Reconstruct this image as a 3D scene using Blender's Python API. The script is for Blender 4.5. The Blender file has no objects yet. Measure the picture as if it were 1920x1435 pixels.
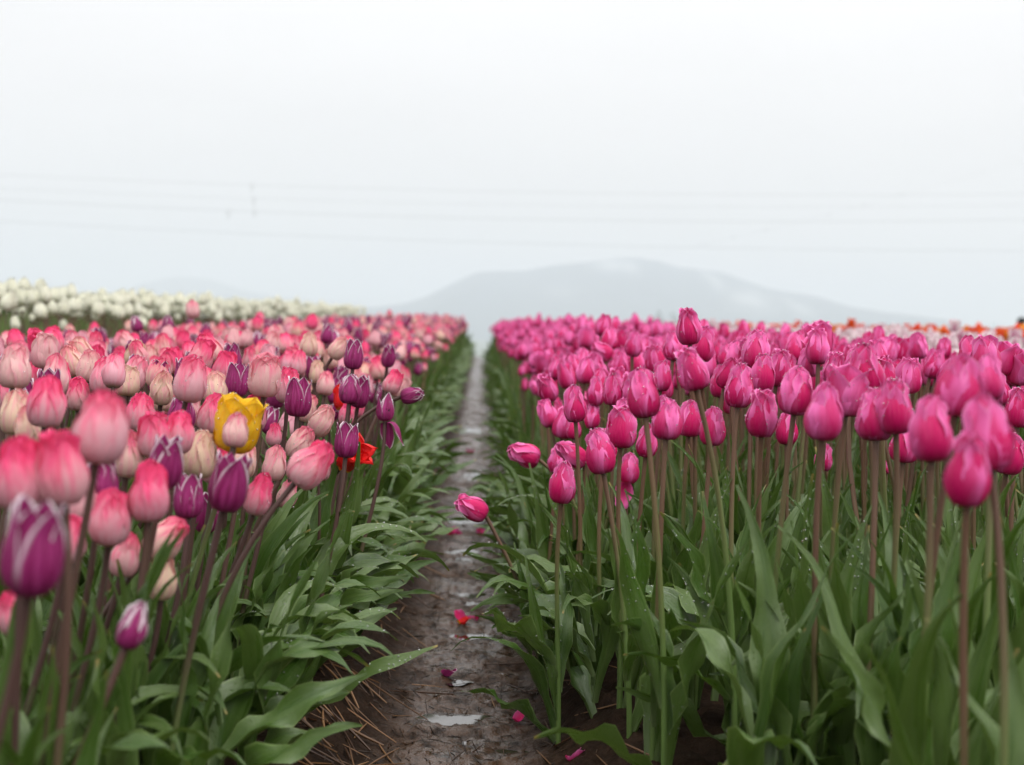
import bpy, math, random
import numpy as np
from mathutils import Vector, Matrix, Quaternion, Euler

random.seed(11)
rng = np.random.default_rng(7)
R = math.radians
scene = bpy.context.scene
col = scene.collection

# ------------------------------------------------------------------ camera
F = 1920 * 50 / 36.0                       # focal length in photo pixels (50 mm on 36 mm)
CAM = Vector((0.035, 0.0, 0.600))
cam_rot = Matrix.Rotation(R(-1.26), 4, 'Z') @ Matrix.Rotation(R(90 - 2.44), 4, 'X') @ Matrix.Rotation(R(1.8), 4, 'Z')
cd = bpy.data.cameras.new('camera')
cam = bpy.data.objects.new('camera', cd)
col.objects.link(cam)
cam.matrix_world = Matrix.Translation(CAM) @ cam_rot
cd.lens = 50; cd.sensor_width = 36; cd.sensor_fit = 'HORIZONTAL'
cd.clip_start = 0.05; cd.clip_end = 20000
cd.dof.use_dof = True
cd.dof.focus_distance = 2.0
cd.dof.aperture_fstop = 5.0
scene.camera = cam

# ------------------------------------------------------------------ sky, sun, exposure
SUN_EL, SUN_AZ = 60.0, 140.0
world = bpy.data.worlds.new('World'); scene.world = world
world.use_nodes = True
nt = world.node_tree; nt.nodes.clear()
def wn(t, **k):
    n = nt.nodes.new(t)
    for a, b in k.items(): setattr(n, a, b)
    return n
sky = wn('ShaderNodeTexSky', sky_type='NISHITA', sun_disc=False)
sky.sun_elevation = R(SUN_EL); sky.sun_rotation = R(SUN_AZ); sky.dust_density = 4
skys = wn('ShaderNodeVectorMath', operation='SCALE'); skys.inputs['Scale'].default_value = 0.1
nt.links.new(sky.outputs[0], skys.inputs[0])
geo = wn('ShaderNodeTexCoord')
sep = wn('ShaderNodeSeparateXYZ'); nt.links.new(geo.outputs['Generated'], sep.inputs[0])
# overcast dome: brightness grows steadily from the horizon to the zenith
up = wn('ShaderNodeMath', operation='MAXIMUM'); up.inputs[1].default_value = 0.0
nt.links.new(sep.outputs['Z'], up.inputs[0])
mul = wn('ShaderNodeMath', operation='MULTIPLY_ADD'); mul.inputs[1].default_value = 0.74; mul.inputs[2].default_value = 0.545
nt.links.new(up.outputs[0], mul.inputs[0])
cmap = wn('ShaderNodeMapping'); cmap.inputs['Scale'].default_value = (1.4, 1.4, 5.0)
nt.links.new(geo.outputs['Generated'], cmap.inputs[0])
cn = wn('ShaderNodeTexNoise'); cn.inputs['Scale'].default_value = 1.6; cn.inputs['Detail'].default_value = 3
nt.links.new(cmap.outputs[0], cn.inputs['Vector'])
cv = wn('ShaderNodeMapRange'); cv.inputs['From Min'].default_value = 0.3; cv.inputs['From Max'].default_value = 0.7
cv.inputs['To Min'].default_value = 0.95; cv.inputs['To Max'].default_value = 1.03
nt.links.new(cn.outputs[0], cv.inputs[0])
m2 = wn('ShaderNodeMath', operation='MULTIPLY')
nt.links.new(mul.outputs[0], m2.inputs[0]); nt.links.new(cv.outputs[0], m2.inputs[1])
grey = wn('ShaderNodeVectorMath', operation='SCALE'); grey.inputs[0].default_value = (1.008, 0.994, 0.99)
nt.links.new(m2.outputs[0], grey.inputs['Scale'])
mixs = wn('ShaderNodeMix', data_type='RGBA'); mixs.inputs['Factor'].default_value = 0.05
nt.links.new(grey.outputs[0], mixs.inputs[6]); nt.links.new(skys.outputs[0], mixs.inputs[7])
bg = wn('ShaderNodeBackground'); nt.links.new(mixs.outputs[2], bg.inputs[0])
bg.inputs['Strength'].default_value = 1.0
wo = wn('ShaderNodeOutputWorld'); nt.links.new(bg.outputs[0], wo.inputs[0])

sd = bpy.data.lights.new('sun', 'SUN'); sd.energy = 1.5; sd.angle = R(40); sd.color = (1.0, 0.98, 0.95)
sun = bpy.data.objects.new('sun', sd); col.objects.link(sun)
sun_dir = Vector((math.sin(R(SUN_AZ)) * math.cos(R(SUN_EL)), math.cos(R(SUN_AZ)) * math.cos(R(SUN_EL)), math.sin(R(SUN_EL))))
sun.rotation_euler = sun_dir.to_track_quat('Z', 'Y').to_euler()

scene.view_settings.view_transform = 'Standard'; scene.view_settings.look = 'None'
scene.view_settings.exposure = 0.65; scene.view_settings.gamma = 1.0
scene.cycles.use_denoising = True
scene.cycles.max_bounces = 6; scene.cycles.diffuse_bounces = 3; scene.cycles.glossy_bounces = 3; scene.cycles.transmission_bounces = 5; scene.cycles.transparent_max_bounces = 8; scene.cycles.volume_bounces = 2

# ------------------------------------------------------------------ helpers
cam_np = np.array(cam_rot.to_3x3())
def at(px, py, d):
    """point in the place seen at photo pixel (px, py), d metres along the view axis"""
    v = Vector(((px - 960) / F, -(py - 717.5) / F, -1.0))
    return CAM + (cam_rot.to_3x3() @ v) * d
def project(p):
    q = cam_np.T @ (np.asarray(p).T - np.array(CAM)[:, None])
    d = -q[2]
    return 960 + F * q[0] / d, 717.5 - F * q[1] / d, d
def sstep(a, b, x):
    t = np.clip((np.asarray(x, float) - a) / (b - a), 0, 1)
    return t * t * (3 - 2 * t)
def vnoise(x, y, seed=0):
    x = np.asarray(x, float); y = np.asarray(y, float)
    xi = np.floor(x).astype(np.int64); yi = np.floor(y).astype(np.int64)
    fx = x - xi; fy = y - yi; fx = fx * fx * (3 - 2 * fx); fy = fy * fy * (3 - 2 * fy)
    def h(a, b):
        n = (a * 374761393 + b * 668265263 + seed * 1442695041) & 0xffffffff
        n = ((n ^ (n >> 13)) * 1274126177) & 0xffffffff
        return ((n ^ (n >> 16)) & 0xffff) / 65535.0
    return (h(xi, yi) * (1 - fx) + h(xi + 1, yi) * fx) * (1 - fy) + (h(xi, yi + 1) * (1 - fx) + h(xi + 1, yi + 1) * fx) * fy - 0.5

PUDDLES = []            # (x, y, rx, ry, depth), filled below
PATH_C = 0.02
def ground_base(x, y):
    x = np.asarray(x, float); y = np.asarray(y, float)
    wob = 0.02 * np.sin(y * 0.7) * sstep(3, 8, y)
    a = np.abs(x - PATH_C - wob)
    z = 0.075 * sstep(0.09, 0.26, a) + (0.0042 * sstep(0.3, -0.3, x) + 0.0006) * np.clip(y, 0, 21.5)
    z = z - 0.05 * np.exp(-((x - 1.27) / 0.08) ** 2) - 0.05 * np.exp(-((x + 1.42) / 0.08) ** 2)
    z = z - 40.0 * (1 - np.exp(-np.maximum(y - 21.5, 0) / 300.0))
    return z
def ground_z(x, y):
    x = np.asarray(x, float); y = np.asarray(y, float)
    z = ground_base(x, y)
    near = 1 - sstep(8, 14, y)
    soil = sstep(0.10, 0.22, np.abs(x - PATH_C))
    n = 0.010 * vnoise(x * 14, y * 10, 1) + 0.007 * vnoise(x * 34, y * 30, 2) + 0.0045 * vnoise(x * 75, y * 75, 3) + 0.0030 * vnoise(x * 150, y * 150, 4)
    n2 = 0.022 * vnoise(x * 26, y * 22, 5) + 0.013 * vnoise(x * 80, y * 80, 6)
    ridge = 0.004 * np.sin((y + 0.06 * vnoise(x * 9, y * 9, 9)) * 46) * (1 - soil)
    z = z + near * (n * (1 - soil) + (n + n2) * soil + ridge)
    for (cx, cy, rx, ry, dep) in PUDDLES:
        q = ((x - cx) / rx) ** 2 + ((y - cy) / ry) ** 2
        z = z - dep * np.exp(-q)
    return z
def on_ground(px, py):
    lo, hi = 0.5, 25.0
    for _ in range(50):
        m = 0.5 * (lo + hi); p = at(px, py, m)
        if p.z > float(ground_base(p.x, p.y)): lo = m
        else: hi = m
    p = at(px, py, lo); p.z = float(ground_z(p.x, p.y))
    return p

# grids: every surface is a quad grid (verts, quads, uv)
def grid_faces(nu, nv):
    i = np.arange(nu - 1); j = np.arange(nv - 1)
    J, I = np.meshgrid(j, i, indexing='ij')
    a = (J * nu + I).ravel()
    return np.stack([a, a + 1, a + 1 + nu, a + nu], 1)
class G:                                    # geometry piece
    def __init__(s, v, f, uv, m=None, t=None):
        s.v = np.asarray(v, float); s.f = np.asarray(f, int); s.uv = np.asarray(uv, float)
        s.m = np.zeros(len(s.f), int) if m is None else m
        s.t = t
    def moved(s, M=None, scale=1.0, loc=(0, 0, 0)):
        v = s.v * scale
        if M is not None: v = v @ np.asarray(M).T
        return G(v + np.asarray(loc), s.f, s.uv, s.m, s.t)
    def mat(s, k): return G(s.v, s.f, s.uv, np.full(len(s.f), k), s.t)
def join(parts):
    off = np.cumsum([0] + [len(p.v) for p in parts[:-1]])
    t = None
    if parts[0].t is not None: t = np.concatenate([p.t for p in parts])
    return G(np.concatenate([p.v for p in parts]), np.concatenate([p.f + o for p, o in zip(parts, off)]),
             np.concatenate([p.uv for p in parts]), np.concatenate([p.m for p in parts]), t)
def mesh(name, g, mats, smooth=True):
    me = bpy.data.meshes.new(name)
    n, k = len(g.v), len(g.f)
    me.vertices.add(n); me.vertices.foreach_set('co', g.v.astype(np.float32).ravel())
    me.loops.add(k * 4); me.loops.foreach_set('vertex_index', g.f.astype(np.int32).ravel())
    me.polygons.add(k)
    me.polygons.foreach_set('loop_start', np.arange(0, k * 4, 4, dtype=np.int32))
    me.polygons.foreach_set('loop_total', np.full(k, 4, dtype=np.int32))
    me.polygons.foreach_set('material_index', g.m.astype(np.int32))
    me.polygons.foreach_set('use_smooth', np.full(k, smooth))
    ul = me.uv_layers.new(name='UVMap')
    ul.data.foreach_set('uv', g.uv[g.f.ravel()].astype(np.float32).ravel())
    if g.t is not None:
        at_ = me.attributes.new('tint', 'FLOAT_VECTOR', 'POINT')
        at_.data.foreach_set('vector', g.t.astype(np.float32).ravel())
    for m in (mats if isinstance(mats, (list, tuple)) else [mats]): me.materials.append(m)
    me.update(); me.validate()
    return me
def ob(name, me, parent=None, loc=None, quat=None, scale=None, tint=None):
    o = bpy.data.objects.new(name, me); col.objects.link(o)
    if parent is not None: o.parent = parent
    if loc is not None: o.location = loc
    if quat is not None: o.rotation_mode = 'QUATERNION'; o.rotation_quaternion = quat
    if scale is not None: o.scale = (scale,) * 3 if not hasattr(scale, '__len__') else scale
    if tint is not None: o.color = (tint[0], tint[1], tint[2], 1)
    return o
def empty(name, loc): 
    o = bpy.data.objects.new(name, None); col.objects.link(o); o.location = loc
    o.empty_display_size = 0.05
    return o
def tag(o, label=None, cat=None, group=None, kind=None):
    if label: o['label'] = label
    if cat: o['category'] = cat
    if group: o['group'] = group
    if kind: o['kind'] = kind
    return o

# ------------------------------------------------------------------ materials
class NB:
    def __init__(s, name):
        s.m = bpy.data.materials.new(name); s.m.use_nodes = True
        s.t = s.m.node_tree; s.t.nodes.clear()
    def n(s, typ, ins=None, **k):
        x = s.t.nodes.new(typ)
        for a, b in k.items(): setattr(x, a, b)
        for a, b in (ins or {}).items(): s.set(x.inputs[a], b)
        return x
    def set(s, sock, b):
        if isinstance(b, bpy.types.NodeSocket): s.t.links.new(b, sock)
        elif isinstance(b, tuple) and len(b) == 3 and sock.type == 'RGBA': sock.default_value = (*b, 1)
        else: sock.default_value = b
    def math(s, op, a, b=0.0, c=0.0, clamp=False):
        x = s.n('ShaderNodeMath', {0: a, 1: b, 2: c}, operation=op); x.use_clamp = clamp
        return x.outputs[0]
    def ramp(s, x, a, b, lo=0.0, hi=1.0, smooth=True):
        n = s.n('ShaderNodeMapRange', {0: x, 1: a, 2: b, 3: lo, 4: hi}, interpolation_type='SMOOTHSTEP' if smooth else 'LINEAR')
        return n.outputs[0]
    def mix(s, f, a, b):
        n = s.n('ShaderNodeMix', data_type='RGBA'); s.set(n.inputs[0], f); s.set(n.inputs[6], a); s.set(n.inputs[7], b)
        return n.outputs[2]
    def noise(s, vec, scale, detail=2.0, rough=0.5):
        n = s.n('ShaderNodeTexNoise', {'Scale': scale, 'Detail': detail, 'Roughness': rough})
        if vec is not None: s.set(n.inputs['Vector'], vec)
        return n.outputs[0]
    def mapped(s, vec, scale):
        return s.n('ShaderNodeMapping', {'Vector': vec, 'Scale': scale}).outputs[0]
    def uv(s):
        u = s.n('ShaderNodeUVMap', uv_map='UVMap').outputs[0]
        p = s.n('ShaderNodeSeparateXYZ', {0: u})
        return u, p.outputs[0], p.outputs[1]
    def tint(s, src):
        if src == 'obj':
            p = s.n('ShaderNodeSeparateColor', {0: s.n('ShaderNodeObjectInfo').outputs['Color']})
        else:
            p = s.n('ShaderNodeSeparateXYZ', {0: s.n('ShaderNodeAttribute', attribute_name='tint').outputs['Vector']})
        return p.outputs[0], p.outputs[1], p.outputs[2]
    def out(s, sh, disp=None):
        o = s.n('ShaderNodeOutputMaterial'); s.t.links.new(sh, o.inputs[0])
        return s.m
    def bump(s, h, strength, dist):
        return s.n('ShaderNodeBump', {'Height': h, 'Strength': strength, 'Distance': dist}).outputs[0]
    def leafy(s, colr, rough, trans, normal=None, spec=0.5, tcol=None, coat=0.0):
        p = s.n('ShaderNodeBsdfPrincipled', {'Base Color': colr, 'Roughness': rough, 'Specular IOR Level': spec, 'Coat Weight': coat, 'Coat Roughness': 0.12})
        if normal is not None: s.set(p.inputs['Normal'], normal)
        t = s.n('ShaderNodeBsdfTranslucent', {'Color': tcol if tcol is not None else colr})
        x = s.n('ShaderNodeMixShader', {0: trans, 1: p.outputs[0], 2: t.outputs[0]})
        return x.outputs[0]

def petal_mat(kind, src):
    b = NB(f'{kind}_petal_{src}')
    uv, U, V = b.uv(); tr, tg, tb = b.tint(src)
    edge = b.math('ABSOLUTE', b.math('MULTIPLY_ADD', U, 2.0, -1.0))
    off = b.n('ShaderNodeCombineXYZ', {0: b.math('MULTIPLY', tb, 37.0), 1: b.math('MULTIPLY', tr, 11.0), 2: 0.0}).outputs[0]
    streakv = b.n('ShaderNodeVectorMath', {0: b.mapped(uv, (9.0, 1.6, 1.0)), 1: off}, operation='ADD').outputs[0]
    streak = b.noise(streakv, 1.0, 3.0, 0.6)
    finev = b.n('ShaderNodeVectorMath', {0: b.mapped(uv, (42.0, 3.0, 1.0)), 1: off}, operation='ADD').outputs[0]
    fine = b.noise(finev, 1.0, 2.0, 0.5)
    if kind == 'magenta':
        f = b.math('ADD', b.math('MULTIPLY', b.math('POWER', edge, 1.6), 0.80), b.math('MULTIPLY', b.math('POWER', V, 2.2), 0.38))
        f = b.math('ADD', f, b.math('MULTIPLY_ADD', streak, 0.6, -0.38))
        f = b.math('ADD', f, b.math('MULTIPLY_ADD', tr, 0.46, -0.16))
        c = b.mix(b.ramp(f, 0.0, 1.0), (0.67, 0.007, 0.138), (0.93, 0.19, 0.53))
        c = b.mix(b.math('MULTIPLY', b.ramp(edge, 0.86, 1.0, 0.0, 0.42), b.ramp(V, 0.45, 0.95)), c, (0.95, 0.50, 0.66))
        c = b.mix(b.ramp(V, 0.34, 0.0, 0.0, 0.75), c, (0.36, 0.008, 0.075))
    elif kind == 'pink':
        base = b.mix(tg, (0.88, 0.68, 0.50), (0.86, 0.46, 0.55))
        base = b.mix(b.ramp(streak, 0.42, 0.66, 0.0, 0.7), base, (0.89, 0.37, 0.46))
        f = b.math('ADD', V, b.math('MULTIPLY_ADD', tr, 1.1, -0.72))
        f = b.math('ADD', f, b.math('MULTIPLY_ADD', streak, 0.9, -0.45))
        f = b.math('ADD', f, b.math('MULTIPLY', edge, 0.10))
        c = b.mix(b.ramp(f, 0.22, 1.05), base, (0.93, 0.085, 0.25))
        c = b.mix(b.ramp(V, 0.18, 0.0, 0.0, 0.6), c, (0.72, 0.60, 0.36))
    elif kind == 'purple':
        c = b.mix(b.ramp(streak, 0.3, 0.7), (0.23, 0.007, 0.085), (0.42, 0.04, 0.21))
        w = b.math('ADD', b.math('MULTIPLY', b.math('POWER', edge, 1.5), b.math('MULTIPLY_ADD', V, 0.42, 0.58)), b.math('MULTIPLY', b.math('POWER', V, 5.0), 0.22))
        w = b.math('ADD', w, b.math('MULTIPLY_ADD', tr, 0.26, -0.13))
        w = b.math('ADD', w, b.math('MULTIPLY_ADD', fine, 0.16, -0.08))
        c = b.mix(b.ramp(w, 0.66, 0.96), c, (0.90, 0.78, 0.84))
    elif kind == 'white':
        c = b.mix(b.ramp(streak, 0.3, 0.7), (0.93, 0.93, 0.77), (0.95, 0.95, 0.86))
        g = b.math('MULTIPLY', b.ramp(V, 0.55, 0.0), b.ramp(edge, 0.7, 0.0))
        c = b.mix(b.math('MULTIPLY', g, 0.55), c, (0.52, 0.60, 0.28))
    elif kind == 'pale_pink':
        c = b.mix(b.ramp(streak, 0.3, 0.7), (0.90, 0.70, 0.75), (0.92, 0.82, 0.82))
        f = b.math('SUBTRACT', b.math('ADD', tr, 0.12), b.math('ADD', edge, b.math('MULTIPLY', V, 0.3)))
        c = b.mix(b.ramp(f, 0.0, 0.5, 0.0, 0.8), c, (0.55, 0.10, 0.26))
    elif kind == 'orange':
        c = b.mix(b.ramp(b.math('ADD', tr, b.math('MULTIPLY', edge, 0.35)), 0.78, 1.25), (0.92, 0.075, 0.015), (0.92, 0.45, 0.03))
    elif kind == 'yellow':
        c = b.mix(b.ramp(streak, 0.3, 0.7), (0.90, 0.48, 0.008), (0.93, 0.62, 0.03))
    else:
        c = b.mix(b.ramp(V, 0.10, 0.26), (0.88, 0.55, 0.03), (0.82, 0.012, 0.012))
    c = b.mix(b.ramp(fine, 0.40, 0.75, 0.0, 0.035), c, (0.95, 0.85, 0.85))
    nm = b.bump(b.math('ADD', b.math('MULTIPLY', fine, 1.3), b.math('MULTIPLY', streak, 1.5)), 0.45, 0.0025)
    return b.out(b.leafy(c, b.ramp(streak, 0.3, 0.7, 0.36, 0.52), {'white': 0.50, 'pink': 0.34}.get(kind, 0.26), nm, 0.20))
def leaf_mat(src):
    b = NB(f'tulip_leaf_{src}')
    uv, U, V = b.uv(); tr, tg, tb = b.tint(src)
    edge = b.math('ABSOLUTE', b.math('MULTIPLY_ADD', U, 2.0, -1.0))
    off = b.n('ShaderNodeCombineXYZ', {0: b.math('MULTIPLY', tb, 31.0), 1: b.math('MULTIPLY', tr, 17.0), 2: 0.0}).outputs[0]
    v1 = b.n('ShaderNodeVectorMath', {0: b.mapped(uv, (3.0, 2.4, 1.0)), 1: off}, operation='ADD').outputs[0]
    big = b.noise(v1, 1.0, 3.0)
    v2 = b.n('ShaderNodeVectorMath', {0: b.mapped(uv, (48.0, 1.4, 1.0)), 1: off}, operation='ADD').outputs[0]
    vein = b.noise(v2, 1.0, 1.0)
    c = b.mix(b.ramp(b.math('ADD', big, b.math('MULTIPLY_ADD', tr, 0.5, -0.25)), 0.25, 0.75), (0.036, 0.086, 0.010), (0.090, 0.146, 0.036))
    c = b.mix(b.ramp(vein, 0.40, 0.66, 0.0, 0.42), c, (0.11, 0.19, 0.04))
    spot = b.noise(b.n('ShaderNodeVectorMath', {0: b.mapped(uv, (14.0, 40.0, 1.0)), 1: off}, operation='ADD').outputs[0], 1.0, 3.0, 0.65)
    c = b.mix(b.math('MULTIPLY', b.ramp(spot, 0.66, 0.74), b.ramp(tb, 0.35, 0.9)), c, (0.10, 0.075, 0.04))
    c = b.mix(b.ramp(edge, 0.90, 0.99, 0.0, 0.55), c, (0.22, 0.30, 0.10))
    c = b.mix(b.math('MULTIPLY', b.ramp(V, 0.16, 0.0), 0.5), c, (0.20, 0.27, 0.12))
    c = b.mix(b.math('MULTIPLY', b.ramp(V, 0.955, 1.0), b.ramp(tg, 0.5, 0.8)), c, (0.30, 0.22, 0.06))
    vo = b.n('ShaderNodeTexVoronoi', {'Vector': b.mapped(v1, (5.0, 26.0, 1.0)), 'Scale': 1.0, 'Randomness': 1.0})
    drop = b.math('MULTIPLY', b.ramp(vo.outputs['Distance'], 0.30, 0.05), b.ramp(big, 0.42, 0.6))
    h = b.math('ADD', b.math('MULTIPLY', vein, 0.55), drop)
    nm = b.bump(h, 0.55, 0.0022)
    rough = b.math('SUBTRACT', b.ramp(big, 0.3, 0.7, 0.24, 0.40), b.math('MULTIPLY', drop, 0.22))
    tc = b.mix(0.5, c, (0.13, 0.24, 0.02))
    return b.out(b.leafy(c, rough, 0.20, nm, 0.62, tc))
def stem_mat(src):
    b = NB(f'tulip_stem_{src}')
    uv, U, V = b.uv(); tr, tg, tb = b.tint(src)
    nz = b.noise(b.mapped(uv, (6.0, 5.0, 1.0)), 1.0, 2.0)
    f = b.math('ADD', b.math('ADD', V, b.math('MULTIPLY_ADD', nz, 0.3, -0.15)), b.math('MULTIPLY_ADD', tg, 1.2, -0.72))
    c = b.mix(b.ramp(f, 0.25, 0.95), (0.13, 0.21, 0.055), b.mix(tr, (0.17, 0.095, 0.055), (0.085, 0.045, 0.04)))
    return b.out(b.leafy(c, 0.42, 0.06, None, 0.45))
KINDS = ('magenta', 'pink', 'purple', 'white', 'pale_pink', 'orange', 'yellow', 'red')
PM = {(k, s): petal_mat(k, s) for k in KINDS for s in (('obj', 'att') if k not in ('yellow', 'red') else ('obj',))}
LM = {s: leaf_mat(s) for s in ('obj', 'att')}
SM = {s: stem_mat(s) for s in ('obj', 'att')}

def water_mat():
    b = NB('clear_water_drop')
    p = b.n('ShaderNodeBsdfPrincipled', {'Base Color': (0.97, 0.98, 1.0), 'Roughness': 0.02, 'IOR': 1.33, 'Transmission Weight': 0.85, 'Specular IOR Level': 0.8})
    return b.out(p.outputs[0])
def mud_mat():
    b = NB('wet_mud')
    co = b.n('ShaderNodeTexCoord').outputs['Object']
    big = b.noise(co, 5.0, 4.0, 0.6)
    mid = b.noise(co, 38.0, 4.0, 0.65)
    fin = b.noise(co, 170.0, 3.0, 0.6)
    gx = b.n('ShaderNodeSeparateXYZ', {0: co}).outputs[0]
    trod = b.ramp(b.math('ABSOLUTE', b.math('SUBTRACT', gx, PATH_C + 0.01)), 0.15, 0.05)     # trodden, water-logged middle
    vfin = b.noise(co, 330.0, 2.0, 0.6)
    c = b.mix(b.ramp(mid, 0.3, 0.7), (0.012, 0.0065, 0.0036), (0.032, 0.0185, 0.0115))
    c = b.mix(b.ramp(big, 0.35, 0.65, 0.0, 0.4), c, (0.022, 0.0125, 0.0075))
    c = b.mix(b.ramp(fin, 0.50, 0.70, 0.0, 0.5), c, (0.012, 0.007, 0.0045))
    c = b.mix(b.math('MULTIPLY', trod, b.ramp(mid, 0.30, 0.60)), c, (0.074, 0.042, 0.026))      # pale silt trodden into the middle
    wet = b.math('MULTIPLY', trod, b.ramp(b.math('ADD', big, b.math('MULTIPLY', mid, 0.4)), 0.56, 0.80))
    rough = b.math('SUBTRACT', b.math('SUBTRACT', 0.64, b.math('MULTIPLY', trod, 0.24)), b.math('MULTIPLY', wet, 0.24))
    h = b.math('ADD', b.math('MULTIPLY', mid, 0.8), b.math('ADD', b.math('MULTIPLY', fin, 0.42), b.math('MULTIPLY', vfin, 0.14)))
    nm = b.bump(h, b.math('MULTIPLY_ADD', wet, -0.40, 0.75), 0.010)
    p = b.n('ShaderNodeBsdfPrincipled', {'Base Color': c, 'Roughness': rough, 'Specular IOR Level': b.math('ADD', b.math('MULTIPLY', trod, 0.05), b.math('MULTIPLY_ADD', wet, 0.32, 0.06)), 'Normal': nm})
    return b.out(p.outputs[0])
def simple(name, c1, c2, scale, rough=0.7, spec=0.3, bump=0.0, bd=0.002, coords='Object'):
    b = NB(name)
    co = b.n('ShaderNodeTexCoord').outputs[coords]
    nz = b.noise(co, scale, 4.0, 0.6)
    ins = {'Base Color': b.mix(b.ramp(nz, 0.3, 0.7), c1, c2), 'Roughness': rough, 'Specular IOR Level': spec}
    if bump: ins['Normal'] = b.bump(nz, bump, bd)
    return b.out(b.n('ShaderNodeBsdfPrincipled', ins).outputs[0])
MUD = mud_mat()
WATER = simple('puddle_water', (0.030, 0.022, 0.017), (0.045, 0.034, 0.026), 30.0, 0.05, 1.0, 0.04, 0.001)
DROP = water_mat()
for n_ in WATER.node_tree.nodes:
    if n_.type == 'BSDF_PRINCIPLED': n_.inputs['IOR'].default_value = 1.85

# ------------------------------------------------------------------ ground (one sheet to the horizon)
pd_specs = [(838, 1342, 0.055, 0.035, 0.013), (950, 1402, 0.060, 0.030, 0.009), (868, 1268, 0.03, 0.03, 0.006), (885, 1190, 0.045, 0.06, 0.009),
            (880, 1120, 0.04, 0.07, 0.007), (868, 1030, 0.045, 0.09, 0.009), (862, 975, 0.05, 0.12, 0.009), (880, 890, 0.05, 0.2, 0.008), (868, 800, 0.06, 0.5, 0.010)]
pts = []
for (px, py, rx, ry, dep) in pd_specs:
    p = on_ground(px, py); pts.append((p.x, p.y, rx, ry, dep))
PUDDLES += pts
xs = np.concatenate([-np.geomspace(6000, 0.95, 34), np.arange(-0.9, -0.32, 0.03), np.arange(-0.32, 0.36, 0.0042), np.arange(0.36, 1.0, 0.03), np.geomspace(1.05, 6000, 34)])
ys = np.concatenate([[-300, -60, -12, -3, -1, 0, 0.6, 1.2], [1.5, 1.65, 1.75], np.arange(1.8, 2.5, 0.0048), np.arange(2.5, 3.4, 0.0075), 3.4 + np.cumsum(np.linspace(0.008, 0.10, 120)),
                     np.linspace(10.2, 21.5, 60), 21.5 + np.geomspace(1.0, 9000, 60)])
X, Y = np.meshgrid(xs, ys)
g = G(np.stack([X.ravel(), Y.ravel(), ground_z(X.ravel(), Y.ravel())], 1), grid_faces(len(xs), len(ys)), np.stack([X.ravel(), Y.ravel()], 1))
fc = g.v[g.f].mean(1)
g.m = (fc[:, 1] > 24).astype(int)
MEADOW = simple('far_meadow', (0.05, 0.085, 0.03), (0.09, 0.11, 0.05), 0.01, 0.9, 0.1)
tag(ob('ground', mesh('ground', g, [MUD, MEADOW])), kind='structure')

PUD_LABEL = ['bright sky-reflecting puddle at the near end of the muddy path', 'thin shallow puddle beside the lowest fallen petal',
             'tiny puddle above the brightest puddle', 'wet slick beside the drooping leaf on the path', 'narrow slick above the red fallen petals',
             'shallow puddle below the pink fallen petals', 'shallow puddle behind the pink fallen petals', 'long wet slick past the leaning tulip',
             'far wet strip along the narrowing path']
for i, (cx, cy, rx, ry, dep) in enumerate(PUDDLES):
    a = np.linspace(0, 2 * math.pi, 41)[:40]
    rr = np.linspace(0.0, 1.35, 5)
    A, RR = np.meshgrid(np.append(a, a[0]), rr)
    wob = 1 + 0.22 * np.sin(3 * A + i) + 0.15 * np.sin(5 * A + 2 * i)
    vx = cx + np.cos(A) * RR * rx * wob; vy = cy + np.sin(A) * RR * ry * wob
    lvl = float(ground_base(cx, cy)) - dep * (0.60 if i < 2 else 0.80)
    gg = G(np.stack([vx.ravel(), vy.ravel(), np.full(vx.size, lvl)], 1), grid_faces(41, 5), np.stack([vx.ravel(), vy.ravel()], 1))
    gg.f = gg.f[:, ::1]
    tag(ob('puddle', mesh('puddle', gg, WATER)), PUD_LABEL[i], 'puddle', kind='structure')

# ------------------------------------------------------------------ mountains, valley air
MTN = None
def mountain_mat():
    b = NB('mountain_forest')
    co = b.n('ShaderNodeTexCoord').outputs['Object']
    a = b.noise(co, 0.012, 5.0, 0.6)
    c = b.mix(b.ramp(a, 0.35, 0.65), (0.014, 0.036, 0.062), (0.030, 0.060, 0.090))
    # mist wisps, painted into the slope colour as soft pale patches
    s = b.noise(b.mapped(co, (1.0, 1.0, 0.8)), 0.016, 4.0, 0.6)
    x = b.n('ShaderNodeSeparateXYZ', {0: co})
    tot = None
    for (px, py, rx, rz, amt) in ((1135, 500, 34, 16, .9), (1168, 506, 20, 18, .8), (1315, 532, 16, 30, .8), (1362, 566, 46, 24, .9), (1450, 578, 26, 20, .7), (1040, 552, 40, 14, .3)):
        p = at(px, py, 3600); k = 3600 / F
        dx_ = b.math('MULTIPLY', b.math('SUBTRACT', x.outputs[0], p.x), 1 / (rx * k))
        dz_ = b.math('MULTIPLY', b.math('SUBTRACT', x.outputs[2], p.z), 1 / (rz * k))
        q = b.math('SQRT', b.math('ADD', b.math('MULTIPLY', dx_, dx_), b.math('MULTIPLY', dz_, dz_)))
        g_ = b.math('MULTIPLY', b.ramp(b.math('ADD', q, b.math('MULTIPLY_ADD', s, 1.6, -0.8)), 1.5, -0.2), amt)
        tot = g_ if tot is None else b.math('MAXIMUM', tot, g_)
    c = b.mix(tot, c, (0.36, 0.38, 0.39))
    return b.out(b.n('ShaderNodeBsdfPrincipled', {'Base Color': c, 'Roughness': 0.95, 'Specular IOR Level': 0.05}).outputs[0])
MTN = mountain_mat()
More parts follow.
